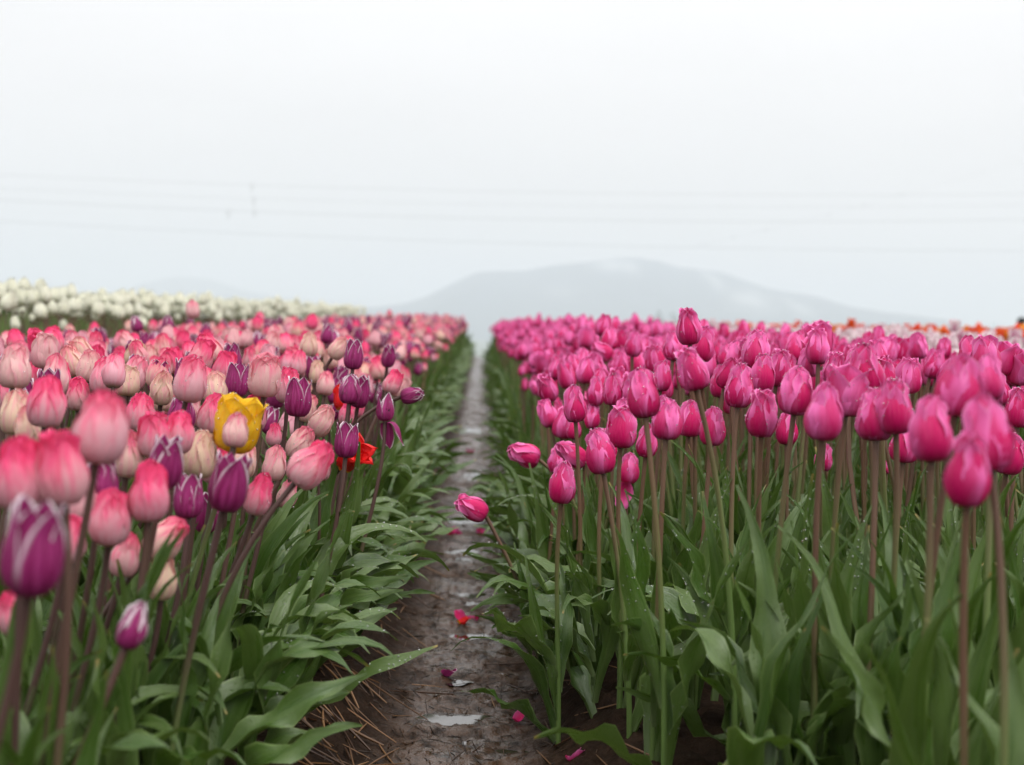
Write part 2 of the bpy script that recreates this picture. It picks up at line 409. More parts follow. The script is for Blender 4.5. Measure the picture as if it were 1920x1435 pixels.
def ridge(name, label, prof, dist, depth, seed):
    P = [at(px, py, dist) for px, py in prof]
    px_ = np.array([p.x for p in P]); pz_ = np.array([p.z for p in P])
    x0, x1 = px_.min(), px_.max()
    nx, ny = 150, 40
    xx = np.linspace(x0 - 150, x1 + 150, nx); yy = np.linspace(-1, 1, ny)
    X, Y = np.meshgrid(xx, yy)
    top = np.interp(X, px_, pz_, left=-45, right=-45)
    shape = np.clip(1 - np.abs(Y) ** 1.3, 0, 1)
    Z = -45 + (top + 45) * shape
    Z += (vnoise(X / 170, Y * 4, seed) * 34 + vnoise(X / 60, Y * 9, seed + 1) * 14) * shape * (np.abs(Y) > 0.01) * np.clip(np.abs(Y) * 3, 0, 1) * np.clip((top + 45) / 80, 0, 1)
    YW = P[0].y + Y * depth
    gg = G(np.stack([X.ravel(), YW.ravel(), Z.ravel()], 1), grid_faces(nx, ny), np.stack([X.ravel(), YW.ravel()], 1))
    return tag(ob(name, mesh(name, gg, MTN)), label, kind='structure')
ridge('mountain', 'broad pale blue mountain with painted mist patches on the horizon',
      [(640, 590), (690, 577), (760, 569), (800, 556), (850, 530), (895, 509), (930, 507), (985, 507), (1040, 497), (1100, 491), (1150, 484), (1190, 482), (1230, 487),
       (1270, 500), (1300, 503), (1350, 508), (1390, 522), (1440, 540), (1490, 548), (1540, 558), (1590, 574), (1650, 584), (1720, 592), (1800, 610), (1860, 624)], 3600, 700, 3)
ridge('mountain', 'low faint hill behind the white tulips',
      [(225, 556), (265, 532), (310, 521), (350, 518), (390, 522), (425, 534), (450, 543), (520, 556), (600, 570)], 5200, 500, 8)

hb = 5200
zlo, zhi = -47.0, 175.0
def box_mesh(name, x0, x1, y0, y1, z0, z1, m):
    v = np.array([(x, y, z) for z in (z0, z1) for y in (y0, y1) for x in (x0, x1)], float)
    f = np.array([(0, 2, 3, 1), (4, 5, 7, 6), (0, 1, 5, 4), (2, 6, 7, 3), (0, 4, 6, 2), (1, 3, 7, 5)])
    return mesh(name, G(v, f, v[:, :2]), m, smooth=False)
hm = bpy.data.materials.new('valley_haze'); hm.use_nodes = True
hm.node_tree.nodes.clear()
pv = hm.node_tree.nodes.new('ShaderNodeVolumePrincipled')
pv.inputs['Color'].default_value = (0.835, 0.878, 0.955, 1); pv.inputs['Density'].default_value = 0.00054
ho = hm.node_tree.nodes.new('ShaderNodeOutputMaterial'); hm.node_tree.links.new(pv.outputs[0], ho.inputs['Volume'])
tag(ob('haze', box_mesh('haze', -6300, 6300, -400, 9200, zlo, zhi, hm)), kind='stuff')

# ------------------------------------------------------------------ tulip geometry
def petal(nu, nv, Rm=0.32, W=1.35, rt=0.2, th_tip=-32, flare=0.0, point=0.7, seed=0, curl=0.06, ripple=0.03, rs=1.0, zs=1.0, bulge=0.16, th_base=88):
    r_ = np.random.default_rng(seed)
    v = np.linspace(0, 1, nv) ** 0.9
    fine = np.linspace(0, 1, 201)
    if rt is None:                      # wide open bloom: follow the angle from the vertical
        th = np.radians(th_base * np.exp(-(fine / bulge) ** 1.3) + th_tip * sstep(0.30, 0.95, fine) + flare * sstep(0.72, 1.0, fine))
        r = np.concatenate([[0], np.cumsum(np.sin(th[:-1]))]) / 200 * 0.95
        z = np.concatenate([[0], np.cumsum(np.cos(th[:-1]))]) / 200 * 0.95
    else:                               # cup: rounded base, widest at about 40 per cent, closing towards the tip
        g_ = (1 - np.exp(-(fine / 0.15) ** 0.95)) * (1 - (1 - rt) * sstep(0.30, 1.10, fine) ** 1.25)
        r = Rm * g_ / g_.max() + flare * 0.01 * Rm * sstep(0.75, 1.0, fine)
        dr = np.gradient(r, fine)
        z = np.concatenate([[0], np.cumsum(np.sqrt(np.clip(1.25 - dr[:-1] ** 2, 0.03, 2)))]); z = z / z[-1]
    r = r * rs; z = z * zs
    rv = np.interp(v, fine, r); zv = np.interp(v, fine, z)
    w = W * Rm * (0.16 + 0.84 * np.minimum(v / 0.5, 1) ** 0.65) * np.maximum(1 - v ** (1.9 + 1.9 * point), 0.0) ** (0.78) + 0.010
    U, Vv = np.meshgrid(np.linspace(-1, 1, nu), v)
    rr = rv[:, None]; ww = w[:, None]
    rho = np.maximum(rr, 0.62 * Rm) * 1.06
    ph = U * ww / rho
    x = rho * np.sin(ph)
    y = rr - rho * (1 - np.cos(ph))
    p1, p2 = r_.uniform(0, 6.28, 2)
    d = curl * Rm * (U ** 4) * sstep(0.35, 1, Vv) * 2.2
    d += ripple * (np.abs(U) ** 1.5) * np.sin(Vv * r_.uniform(7, 12) + p1 + np.sign(U) * p2) * sstep(0.15, 0.6, Vv)
    d += 0.018 * np.exp(-(U / 0.16) ** 2) * sstep(0.05, 0.4, Vv) - 0.012 * np.sin(U * 5 + p2) * sstep(0.2, 0.8, Vv)
    y = y + d * np.cos(ph); x = x + d * np.sin(ph)
    zz = zv[:, None] + 0 * U
    zz = zz + 0.010 * np.sin(U * r_.uniform(3, 7) + p1) * sstep(0.6, 1, Vv)
    uvv = np.stack([(U.ravel() + 1) / 2, Vv.ravel()], 1)
    return G(np.stack([x.ravel(), y.ravel(), zz.ravel()], 1), grid_faces(nu, nv), uvv)
SHAPES = {
    'egg':    dict(Rm=0.320, W=1.62, rt=0.10, point=0.55),
    'egg2':   dict(Rm=0.330, W=1.50, rt=0.30, point=0.45, curl=0.10, ripple=0.035),
    'slim':   dict(Rm=0.290, W=1.60, rt=0.14, point=0.35),
    'plump':  dict(Rm=0.360, W=1.55, rt=0.16, point=0.9, ripple=0.02),
    'plump2': dict(Rm=0.375, W=1.42, rt=0.40, point=0.9, curl=0.08, ripple=0.035),
    'goblet': dict(Rm=0.320, W=1.30, rt=0.55, flare=14, point=0.05, curl=0.05, ripple=0.012),
    'round':  dict(Rm=0.400, W=1.55, rt=0.12, point=1.1),
    'cup':    dict(Rm=0.400, W=1.40, rt=0.80, flare=10, point=0.9, curl=0.08, ripple=0.035),
    'open':   dict(Rm=0.34, W=1.65, rt=None, th_tip=40, flare=25, point=0.9, th_base=78, bulge=0.25, curl=-0.2, ripple=0.05),
}
def rotz(a): return np.array([[math.cos(a), -math.sin(a), 0], [math.sin(a), math.cos(a), 0], [0, 0, 1]])
petal_cache = {}
def petal_g(shape, inner, var, nu, nv):
    k = (shape, inner, var, nu, nv)
    if k not in petal_cache:
        s = dict(SHAPES[shape]); s['seed'] = var * 7 + (3 if inner else 0) + len(shape)
        if inner: s['rs'] = 0.90; s['zs'] = 1.0 + 0.02 * (var % 3 - 1)
        else: s['zs'] = 0.97 + 0.02 * (var % 3)
        petal_cache[k] = petal(nu, nv, **s)
    return petal_cache[k]
pm_cache = {}
def petal_mesh(kind, shape, inner, var, nu=9, nv=12):
    k = (kind, shape, inner, var)
    if k not in pm_cache: pm_cache[k] = mesh(f'{kind}_petal', petal_g(shape, inner, var, nu, nv), PM[kind, 'obj'])
    return pm_cache[k]
def head_g(shape, seed, nu, nv, n=6):
    r_ = random.Random(seed)
    out = []
    for i in range(n):
        inner = i >= 3
        a = (i % 3) * 2 * math.pi / 3 + (math.pi / 3 if inner else 0) + r_.uniform(-0.08, 0.08)
        M = rotz(a) @ np.array(Matrix.Rotation(R(r_.uniform(-3, 3.5)), 3, 'X'))
        out.append(petal_g(shape, inner, r_.randrange(3), nu, nv).moved(M))
    return join(out)
ico_v = None
def ico():
    t = (1 + 5 ** 0.5) / 2
    # low octa-dome as quads: a 6 x 3 latitude grid
    a = np.linspace(0, 2 * math.pi, 7); b = np.linspace(0.02, math.pi - 0.02, 4)
    A, B = np.meshgrid(a, b)
    v = np.stack([np.cos(A) * np.sin(B), np.sin(A) * np.sin(B), np.cos(B)], -1).reshape(-1, 3)
    return G(v, grid_faces(7, 4), np.zeros((len(v), 2)))
ICO = ico()
drop_cache = {}
def drops_mesh(shape, var):
    k = (shape, var)
    if k not in drop_cache:
        pg = petal_g(shape, False, var, 9, 12)
        r_ = np.random.default_rng(var + 40)
        V3 = pg.v.reshape(12, 9, 3)
        out = []
        for i in range(32):
            if i < 23:
                u = 0 if r_.random() < .5 else 8; vv = r_.uniform(3, 10.9)
                if r_.random() < .3: u = r_.integers(1, 8); vv = 10.9
            else: u = r_.integers(1, 8); vv = r_.uniform(3, 10.5)
            j = int(vv); q = V3[j, u] * (1 - (vv - j)) + V3[min(j + 1, 11), u] * (vv - j)
            n = np.array([q[0], q[1], 0.1]); n /= np.linalg.norm(n)
            s = r_.uniform(0.005, 0.012) if i < 30 else 0.018
            out.append(ICO.moved(None, s, q + n * s * 0.4))
        drop_cache[k] = mesh('water_drops', join(out), DROP)
    return drop_cache[k]
def tube(pts, rads, ns=6):
    pts = np.asarray(pts, float); n = len(pts)
    T = np.gradient(pts, axis=0); T /= np.linalg.norm(T, axis=1)[:, None]
    ref = np.array([0.0, 1.0, 0.02]) if abs(T[0][1]) < 0.9 else np.array([1.0, 0, 0])
    A = np.cross(T, ref); A /= np.linalg.norm(A, axis=1)[:, None]
    B = np.cross(T, A)
    a = np.linspace(0, 2 * math.pi, ns + 1)
    v = pts[:, None, :] + (A[:, None, :] * np.cos(a)[None, :, None] + B[:, None, :] * np.sin(a)[None, :, None]) * np.asarray(rads)[:, None, None]
    uvv = np.stack(np.meshgrid(np.linspace(0, 1, ns + 1), np.linspace(0, 1, n)), -1).reshape(-1, 2)
    return G(v.reshape(-1, 3), grid_faces(ns + 1, n), uvv)
def bez(p0, p1, p2, p3, n):
    t = np.linspace(0, 1, n)[:, None]
    return (1 - t) ** 3 * p0 + 3 * (1 - t) ** 2 * t * p1 + 3 * (1 - t) * t ** 2 * p2 + t ** 3 * p3
def leaf_g(L, W, th0, th1, p, twist, wave, seed, nu=5, nv=15, phi=0.0):
    r_ = np.random.default_rng(seed)
    t = np.linspace(0, 1, nv)
    th = np.radians(th0 + (th1 - th0) * t ** p)
    ds = L / (nv - 1)
    cx = np.concatenate([[0], np.cumsum(np.sin(th[:-1]) * ds)]) + 0.004
    cz = np.concatenate([[0], np.cumsum(np.cos(th[:-1]) * ds)])
    side = np.cumsum(np.sin(t * 3 + r_.uniform(0, 6)) * 0.006)
    tw = np.radians(twist) * t ** 1.4
    T = np.stack([np.sin(th), 0 * th, np.cos(th)], 1)
    N0 = np.stack([-np.cos(th), 0 * th, np.sin(th)], 1)
    S0 = np.tile(np.array([0.0, 1, 0]), (nv, 1))
    S = S0 * np.cos(tw)[:, None] + N0 * np.sin(tw)[:, None]
    N = N0 * np.cos(tw)[:, None] - S0 * np.sin(tw)[:, None]
    w = W * 0.5 * (0.42 + 0.58 * sstep(0, 0.34, t)) * np.maximum(1 - sstep(0.36, 1.04, t) ** 1.0, 0) ** 0.9 + 0.0012
    U = np.linspace(-1, 1, nu)
    C = np.stack([cx, side * 1.0, cz], 1)
    fold = (0.95 - 0.75 * sstep(0.0, 0.6, t))
    k = r_.uniform(1.6, 3.0); ph = r_.uniform(0, 6.28, 2)
    pts = np.zeros((nv, nu, 3))
    for j, u in enumerate(U):
        lift = fold * w * u * u * 0.85 + wave * w * (abs(u) ** 1.5) * np.sin(2 * math.pi * k * t + ph[0 if u < 0 else 1]) * sstep(0.1, 0.4, t)
        pts[:, j] = C + S * (u * w * (1 - 0.22 * fold * u * u))[:, None] + N * lift[:, None]
    uvv = np.stack(np.meshgrid((U + 1) / 2, t), -1).reshape(-1, 2)
    g = G(pts.reshape(-1, 3), grid_faces(nu, nv), uvv)
    return g.moved(rotz(phi)) if phi else g
rl = random.Random(5)
LEAF_P = {'upright': [], 'arch': [], 'spread': []}
for i in range(8):
    LEAF_P['upright'].append((rl.uniform(.28, .38), rl.uniform(.026, .042), rl.uniform(2, 9), rl.uniform(18, 75), rl.uniform(1.8, 3), rl.uniform(-115, 115), rl.uniform(.5, 1.1), i))
    LEAF_P['arch'].append((rl.uniform(.25, .34), rl.uniform(.036, .056), rl.uniform(8, 22), rl.uniform(90, 150), rl.uniform(1.5, 2.5), rl.uniform(-100, 100), rl.uniform(.5, 1.1), i + 20))
    LEAF_P['spread'].append((rl.uniform(.18, .26), rl.uniform(.040, .062), rl.uniform(28, 48), rl.uniform(75, 105), rl.uniform(1.0, 1.6), rl.uniform(-80, 80), rl.uniform(.4, .9), i + 40))
LEAF_M = {k: [mesh('tulip_leaf', leaf_g(*q), LM['obj']) for q in v] for k, v in LEAF_P.items()}
LEAF_ML = {k: [mesh('tulip_leaf', leaf_g(*q, nu=3, nv=8), LM['obj']) for q in v] for k, v in LEAF_P.items()}

def leaf_drops(q, seed):
    r_ = np.random.default_rng(seed + 500)
    V3 = leaf_g(*q).v.reshape(15, 5, 3); out = []
    for i in range(22):
        u = r_.integers(0, 4); j = int(r_.integers(2, 13)); a, b_ = r_.random(2)
        p = (V3[j, u] * (1 - a) + V3[j, u + 1] * a) * (1 - b_) + (V3[j + 1, u] * (1 - a) + V3[j + 1, u + 1] * a) * b_
        n = np.cross(V3[j, u + 1] - V3[j, u], V3[j + 1, u] - V3[j, u]); n /= np.linalg.norm(n) + 1e-9
        if n[2] < 0: n = -n
        s_ = r_.uniform(.0006, .0017)
        out.append(ICO.moved(None, s_, p + n * s_ * .35))
    return mesh('water_drops', join(out), DROP)
LEAF_D = {k: [leaf_drops(q, i) for i, q in enumerate(v)] for k, v in LEAF_P.items()}
def rquat(axis, roll=None):
    q = Vector((0, 0, 1)).rotation_difference(Vector(axis).normalized())
    return q @ Quaternion((0, 0, 1), random.uniform(0, 6.283) if roll is None else roll)
def pick_leaf(edge):
    x = random.random()
    if edge: return 'spread' if x < .45 else ('arch' if x < .8 else 'upright')
    return 'upright' if x < .62 else ('arch' if x < .90 else 'spread')
def add_leaves(root, n, edge=0, hs=1.0, lo=False, stem_pts=None):
    """edge: -1 / +1 the plant stands at the rim of its bed with the path on that side in x"""
    a0 = random.uniform(0, 6.283)
    for i in range(n):
        k = pick_leaf(edge)
        a = a0 + i * 2.25 + random.uniform(-.4, .4)
        if edge and i < 3: a = (0 if edge > 0 else math.pi) + random.uniform(-1.15, 1.15)
        zz = (0.0, 0.03, 0.07, 0.11, 0.02, 0.05)[i % 6] * hs
        lx, ly = 0, 0
        if stem_pts is not None:
            j = min(len(stem_pts) - 1, int(i * 0.9)); lx, ly, zz = stem_pts[j]
        mi = random.randrange(8); m = (LEAF_ML if lo else LEAF_M)[k][mi]
        s = hs * random.uniform(.85, 1.12) * (1 - 0.10 * (i % 4))
        lf = ob('leaf', m, root, (lx, ly, zz), Quaternion((0, 0, 1), a), s, (random.random(), random.random(), random.random()))
        if not lo and 1.6 < root.location.y < 2.9 and random.random() < .55: tag(ob('water_drops', LEAF_D[k][mi], lf), kind='stuff')

# ------------------------------------------------------------------ single tulips seen clearly in the photograph
STEM_T = {'magenta': (0.25, 0.72), 'pink': (0.9, 0.95), 'purple': (0.95, 0.95), 'white': (0.2, 0.1), 'pale_pink': (0.3, 0.5), 'orange': (0.2, 0.2), 'yellow': (0.6, 0.7), 'red': (0.6, 0.6)}
CAT = 'tulip'
def stem_tint(kind):
    a, b = STEM_T[kind]
    return (min(1, max(0, a + random.uniform(-.2, .2))), min(1, max(0, b + random.uniform(-.22, .15))), random.random())
heads_placed = []           # (x, y) of every flower so that the scatter keeps clear of it
def hero(kind, px, py, hpx, d, tilt, tint, label, shape, dx=0.0, dy=0.0, back=None, sax=None, nleaf=4, petals=6, edge=0, group=None, drops=None, radius=1.0):
    c = at(px, py, d)
    hs = hpx * d / F
    back = random.uniform(-8, 8) if back is None else back
    ax = Vector((math.sin(R(tilt + 1.8)), math.sin(R(back)), math.cos(R(tilt + 1.8)) * math.cos(R(back)))).normalized()
    foot = c - ax * hs * 0.5
    bx, by = foot.x - 0.14 * ax.x + dx, foot.y - 0.14 * ax.y + dy
    bz = float(ground_z(bx, by)) - 0.004
    root = empty(f'{kind}_tulip', (bx, by, bz))
    tag(root, label, CAT, group)
    p3 = np.array(foot - Vector((bx, by, bz))); L = np.linalg.norm(p3); axn = np.array(ax) if sax is None else np.array([math.sin(R(sax)), 0, math.cos(R(sax))])
    pts = bez(np.zeros(3), np.array([0, 0, L * .38]) + p3 * [.08, .08, 0], p3 - axn * L * .30, p3, 11)
    rad = np.linspace(0.0038, 0.0029, 11) * radius; rad[-1] *= 1.15
    ob('stem', mesh('stem', tube(pts, rad, 7), SM['obj']), root, tint=stem_tint(kind))
    roll = random.uniform(0, 6.283); t3 = (*tint, random.random())
    dr = drops if drops is not None else (1.45 < d < 2.6)
    for i in range(petals):
        inner = i >= 3; var = random.randrange(3)
        a = roll + (i % 3) * 2.0944 + (1.0472 if inner else 0) + random.uniform(-.09, .09)
        q = rquat(ax, a) @ Quaternion((1, 0, 0), R(random.uniform(-3, 4.5)))
        po = ob('petal', petal_mesh(kind, shape, inner, var), root, p3, q, hs, (t3[0], t3[1], random.random()))
        if dr and not inner:
            tag(ob('water_drops', drops_mesh(shape, var), po), kind='stuff')
    add_leaves(root, nleaf, edge, stem_pts=[tuple(x) for x in pts[:5]], hs=min(1.02, max(0.78, L / 0.41)))
    heads_placed.append((bx, by, c.x, c.y))
    return root, foot, ax, hs

M_, P_, V_ = 'magenta', 'pink', 'purple'
RIGHT = [
 (884, 952, 64, 2.25, -62, (.25, 0), 'drooping magenta tulip leaning out over the muddy path', 'egg2', dict(dx=-.02, dy=-.03, nleaf=4, edge=-1, back=-5, sax=-30)),
 (982, 852, 62, 2.45, -74, (.3, 0), 'magenta tulip lying sideways, tip towards the path', 'plump', dict(dx=-.02, nleaf=2, back=0, sax=-56)),
 (1046, 862, 52, 2.38, 2, (.7, 0), 'short ragged-topped magenta tulip between the sideways one and the path-edge one', 'egg2', {}),
 (1057, 904, 80, 1.93, 3, (.45, 0), 'low magenta tulip alone in front of the bed, nearest the path', 'egg', dict(dx=.02, nleaf=5, edge=-1, back=-3)),
 (1124, 846, 86, 1.85, -14, (.5, 0), 'magenta tulip leaning left above the hanging pink petal', 'egg', {}),
 (1136, 836, 66, 2.1, 4, (.4, 0), 'magenta tulip half hidden behind the left-leaning one at the bed front', 'egg2', {}),
 (1166, 801, 78, 1.95, 0, (.3, 0), 'plump crinkled magenta tulip right above the left-leaning one', 'plump2', {}),
 (1180, 878, 58, 2.32, 2, (.5, 0), 'magenta tulip with a loose pink petal hanging below it', 'egg', {}),
 (1205, 736, 96, 1.62, -10, (.2, 0), 'large deep magenta tulip leaning left, tall at the bed front', 'egg', {}),
 (1250, 786, 78, 1.72, 0, (.75, 0), 'blurred paler magenta tulip under the drooping-necked tall one', 'plump', {}),
 (1214, 826, 64, 2.05, 2, (.2, 0), 'dark magenta tulip behind two thick stems', 'egg', {}),
 (1294, 785, 68, 2.15, 2, (.4, 0), 'neat magenta tulip beside the blurred paler one', 'plump', {}),
 (1337, 799, 74, 1.92, 2, (.45, 0), 'low magenta tulip crossed by a bending stem', 'egg', {}),
 (1295, 692, 82, 1.60, -20, (.55, 0), 'magenta tulip tilted left on a bowed stem below the tallest one', 'egg2', dict(dx=.02)),
 (1291, 612, 70, 2.15, -9, (.3, 0), 'tallest magenta tulip standing against the pale mountain', 'egg2', dict(back=-4)),
 (1077, 757, 70, 2.20, -8, (.3, 0), 'magenta tulip facing left at the corner of the bed', 'egg', {}),
 (1076, 802, 44, 2.50, -2, (.3, 0), 'dark small magenta tulip below the left-facing corner one', 'egg', {}),
 (1111, 779, 52, 2.50, 2, (.5, 0), 'slim magenta tulip between the corner one and the crinkled one', 'slim', {}),
 (1148, 730, 60, 2.40, 0, (.05, 0), 'very dark magenta tulip beside the large leaning one', 'egg', {}),
 (1117, 734, 55, 2.50, -4, (.5, 0), 'slim magenta tulip left of the very dark one', 'slim', {}),
 (1098, 694, 52, 2.75, 3, (.7, 0), 'light magenta tulip with a rounded top above the slim one', 'plump', {}),
 (1040, 690, 46, 3.0, 0, (.3, 0), 'upright magenta tulip at the path side of the middle rows', 'slim', {}),
 (1430, 775, 90, 1.70, -2, (.5, 0), 'magenta tulip with a pale folded petal, third large bloom of the front row', 'egg2', {}),
 (1386, 723, 84, 1.88, 2, (.45, 0), 'magenta tulip just left of the one with the pale fold', 'egg', {}),
 (1429, 699, 74, 2.08, 0, (.3, 0), 'pointed magenta tulip directly above the one with the pale fold', 'egg', {}),
 (1418, 655, 74, 2.10, 2, (.65, 0), 'broad light magenta tulip, uppermost of the three stacked blooms', 'plump', {}),
 (1494, 733, 92, 1.65, 3, (.6, 0), 'rounded magenta tulip left of the big pale-lit one', 'plump', {}),
 (1545, 772, 108, 1.45, 0, (.85, 0), 'big light magenta tulip with a blunt tip above the low bud', 'egg', {}),
 (1590, 732, 98, 1.62, 2, (.7, 0), 'open-topped magenta tulip with a frilled rim', 'cup', {}),
 (1624, 693, 98, 1.62, -10, (.15, 0), 'tall deep magenta tulip leaning left behind the frilled one', 'egg', {}),
 (1642, 777, 100, 1.50, -2, (.6, 0), 'large magenta tulip with a white-edged crease', 'plump', {}),
 (1678, 762, 104, 1.48, -7, (.35, 0), 'magenta tulip overlapping the creased one on its right', 'egg', {}),
 (1745, 804, 124, 1.22, -4, (.35, 0), 'very large blurred magenta tulip left of the nearest pair', 'egg', {}),
 (1697, 830, 76, 1.75, 2, (.1, 0), 'dark magenta tulip tucked behind the very large blurred one', 'plump', {}),
 (1799, 723, 116, 1.25, 3, (.5, 0), 'very large blurred magenta tulip standing highest at the right', 'plump', {}),
 (1853, 708, 88, 1.38, -4, (.8, 0), 'soft pale magenta tulip touching the highest blurred one', 'egg', {}),
 (1849, 811, 146, 1.10, -10, (.45, 0), 'huge blurred magenta tulip behind the nearest one', 'egg', {}),
 (1817, 880, 142, 1.08, -3, (.35, 0), 'nearest and lowest huge magenta tulip with a pointed tip', 'slim', {}),
 (1911, 764, 76, 1.95, 2, (.3, 0), 'sharp magenta tulip with pale rims cut by the frame edge', 'egg2', {}),
 (1893, 850, 80, 1.9, 3, (.25, 0), 'magenta tulip low at the frame edge behind the huge pair', 'plump', {}),
 (1545, 858, 52, 2.25, 6, (.3, 0), 'low magenta bud hidden behind stems under the big pale-lit tulip', 'egg', {}),
 (1662, 876, 26, 2.4, 0, (.2, 0), 'tiny magenta bud low among the stems', 'egg', {}),
 (1475, 803, 62, 2.1, -3, (.2, 0), 'dark magenta tulip in the shade under the rounded one', 'egg', {}),
 (1460, 690, 70, 2.15, 4, (.6, 0), 'frosty-rimmed magenta tulip right of the three stacked blooms', 'egg2', {}),
 (1647, 632, 42, 3.3, -2, (.3, 0), 'small magenta tulip on a long neck above the tall left-leaner', 'egg', {}),
 (1690, 657, 50, 2.9, 0, (.15, 0), 'square-topped dark magenta tulip in the second rank', 'cup', {}),
 (1716, 656, 38, 3.2, 2, (.4, 0), 'small magenta tulip touching the square-topped one', 'egg', {}),
 (1717, 693, 48, 3.0, -1, (.4, 0), 'egg-shaped magenta tulip under the square-topped one', 'egg', {}),
 (1752, 678, 50, 2.9, -10, (.2, 0), 'left-tilted magenta tulip beside the highest blurred one', 'egg', {}),
 (1770, 652, 40, 3.1, 2, (.3, 0), 'small magenta tulip peeping over the left-tilted one', 'plump', {}),
 (1655, 690, 44, 2.9, 0, (.6, 0), 'crinkled magenta tulip right of the tall left-leaner', 'egg2', {}),
 (1565, 690, 60, 2.2, 5, (.7, 0), 'frosted magenta tulip behind the frilled cup', 'egg2', {}),
 (1352, 715, 62, 2.35, 0, (.4, 0), 'magenta tulip between the bowed one and the front row', 'egg', {}),
 (1240, 705, 58, 2.4, 0, (.45, 0), 'magenta tulip between the large leaner and the bowed one', 'egg', {}),
]
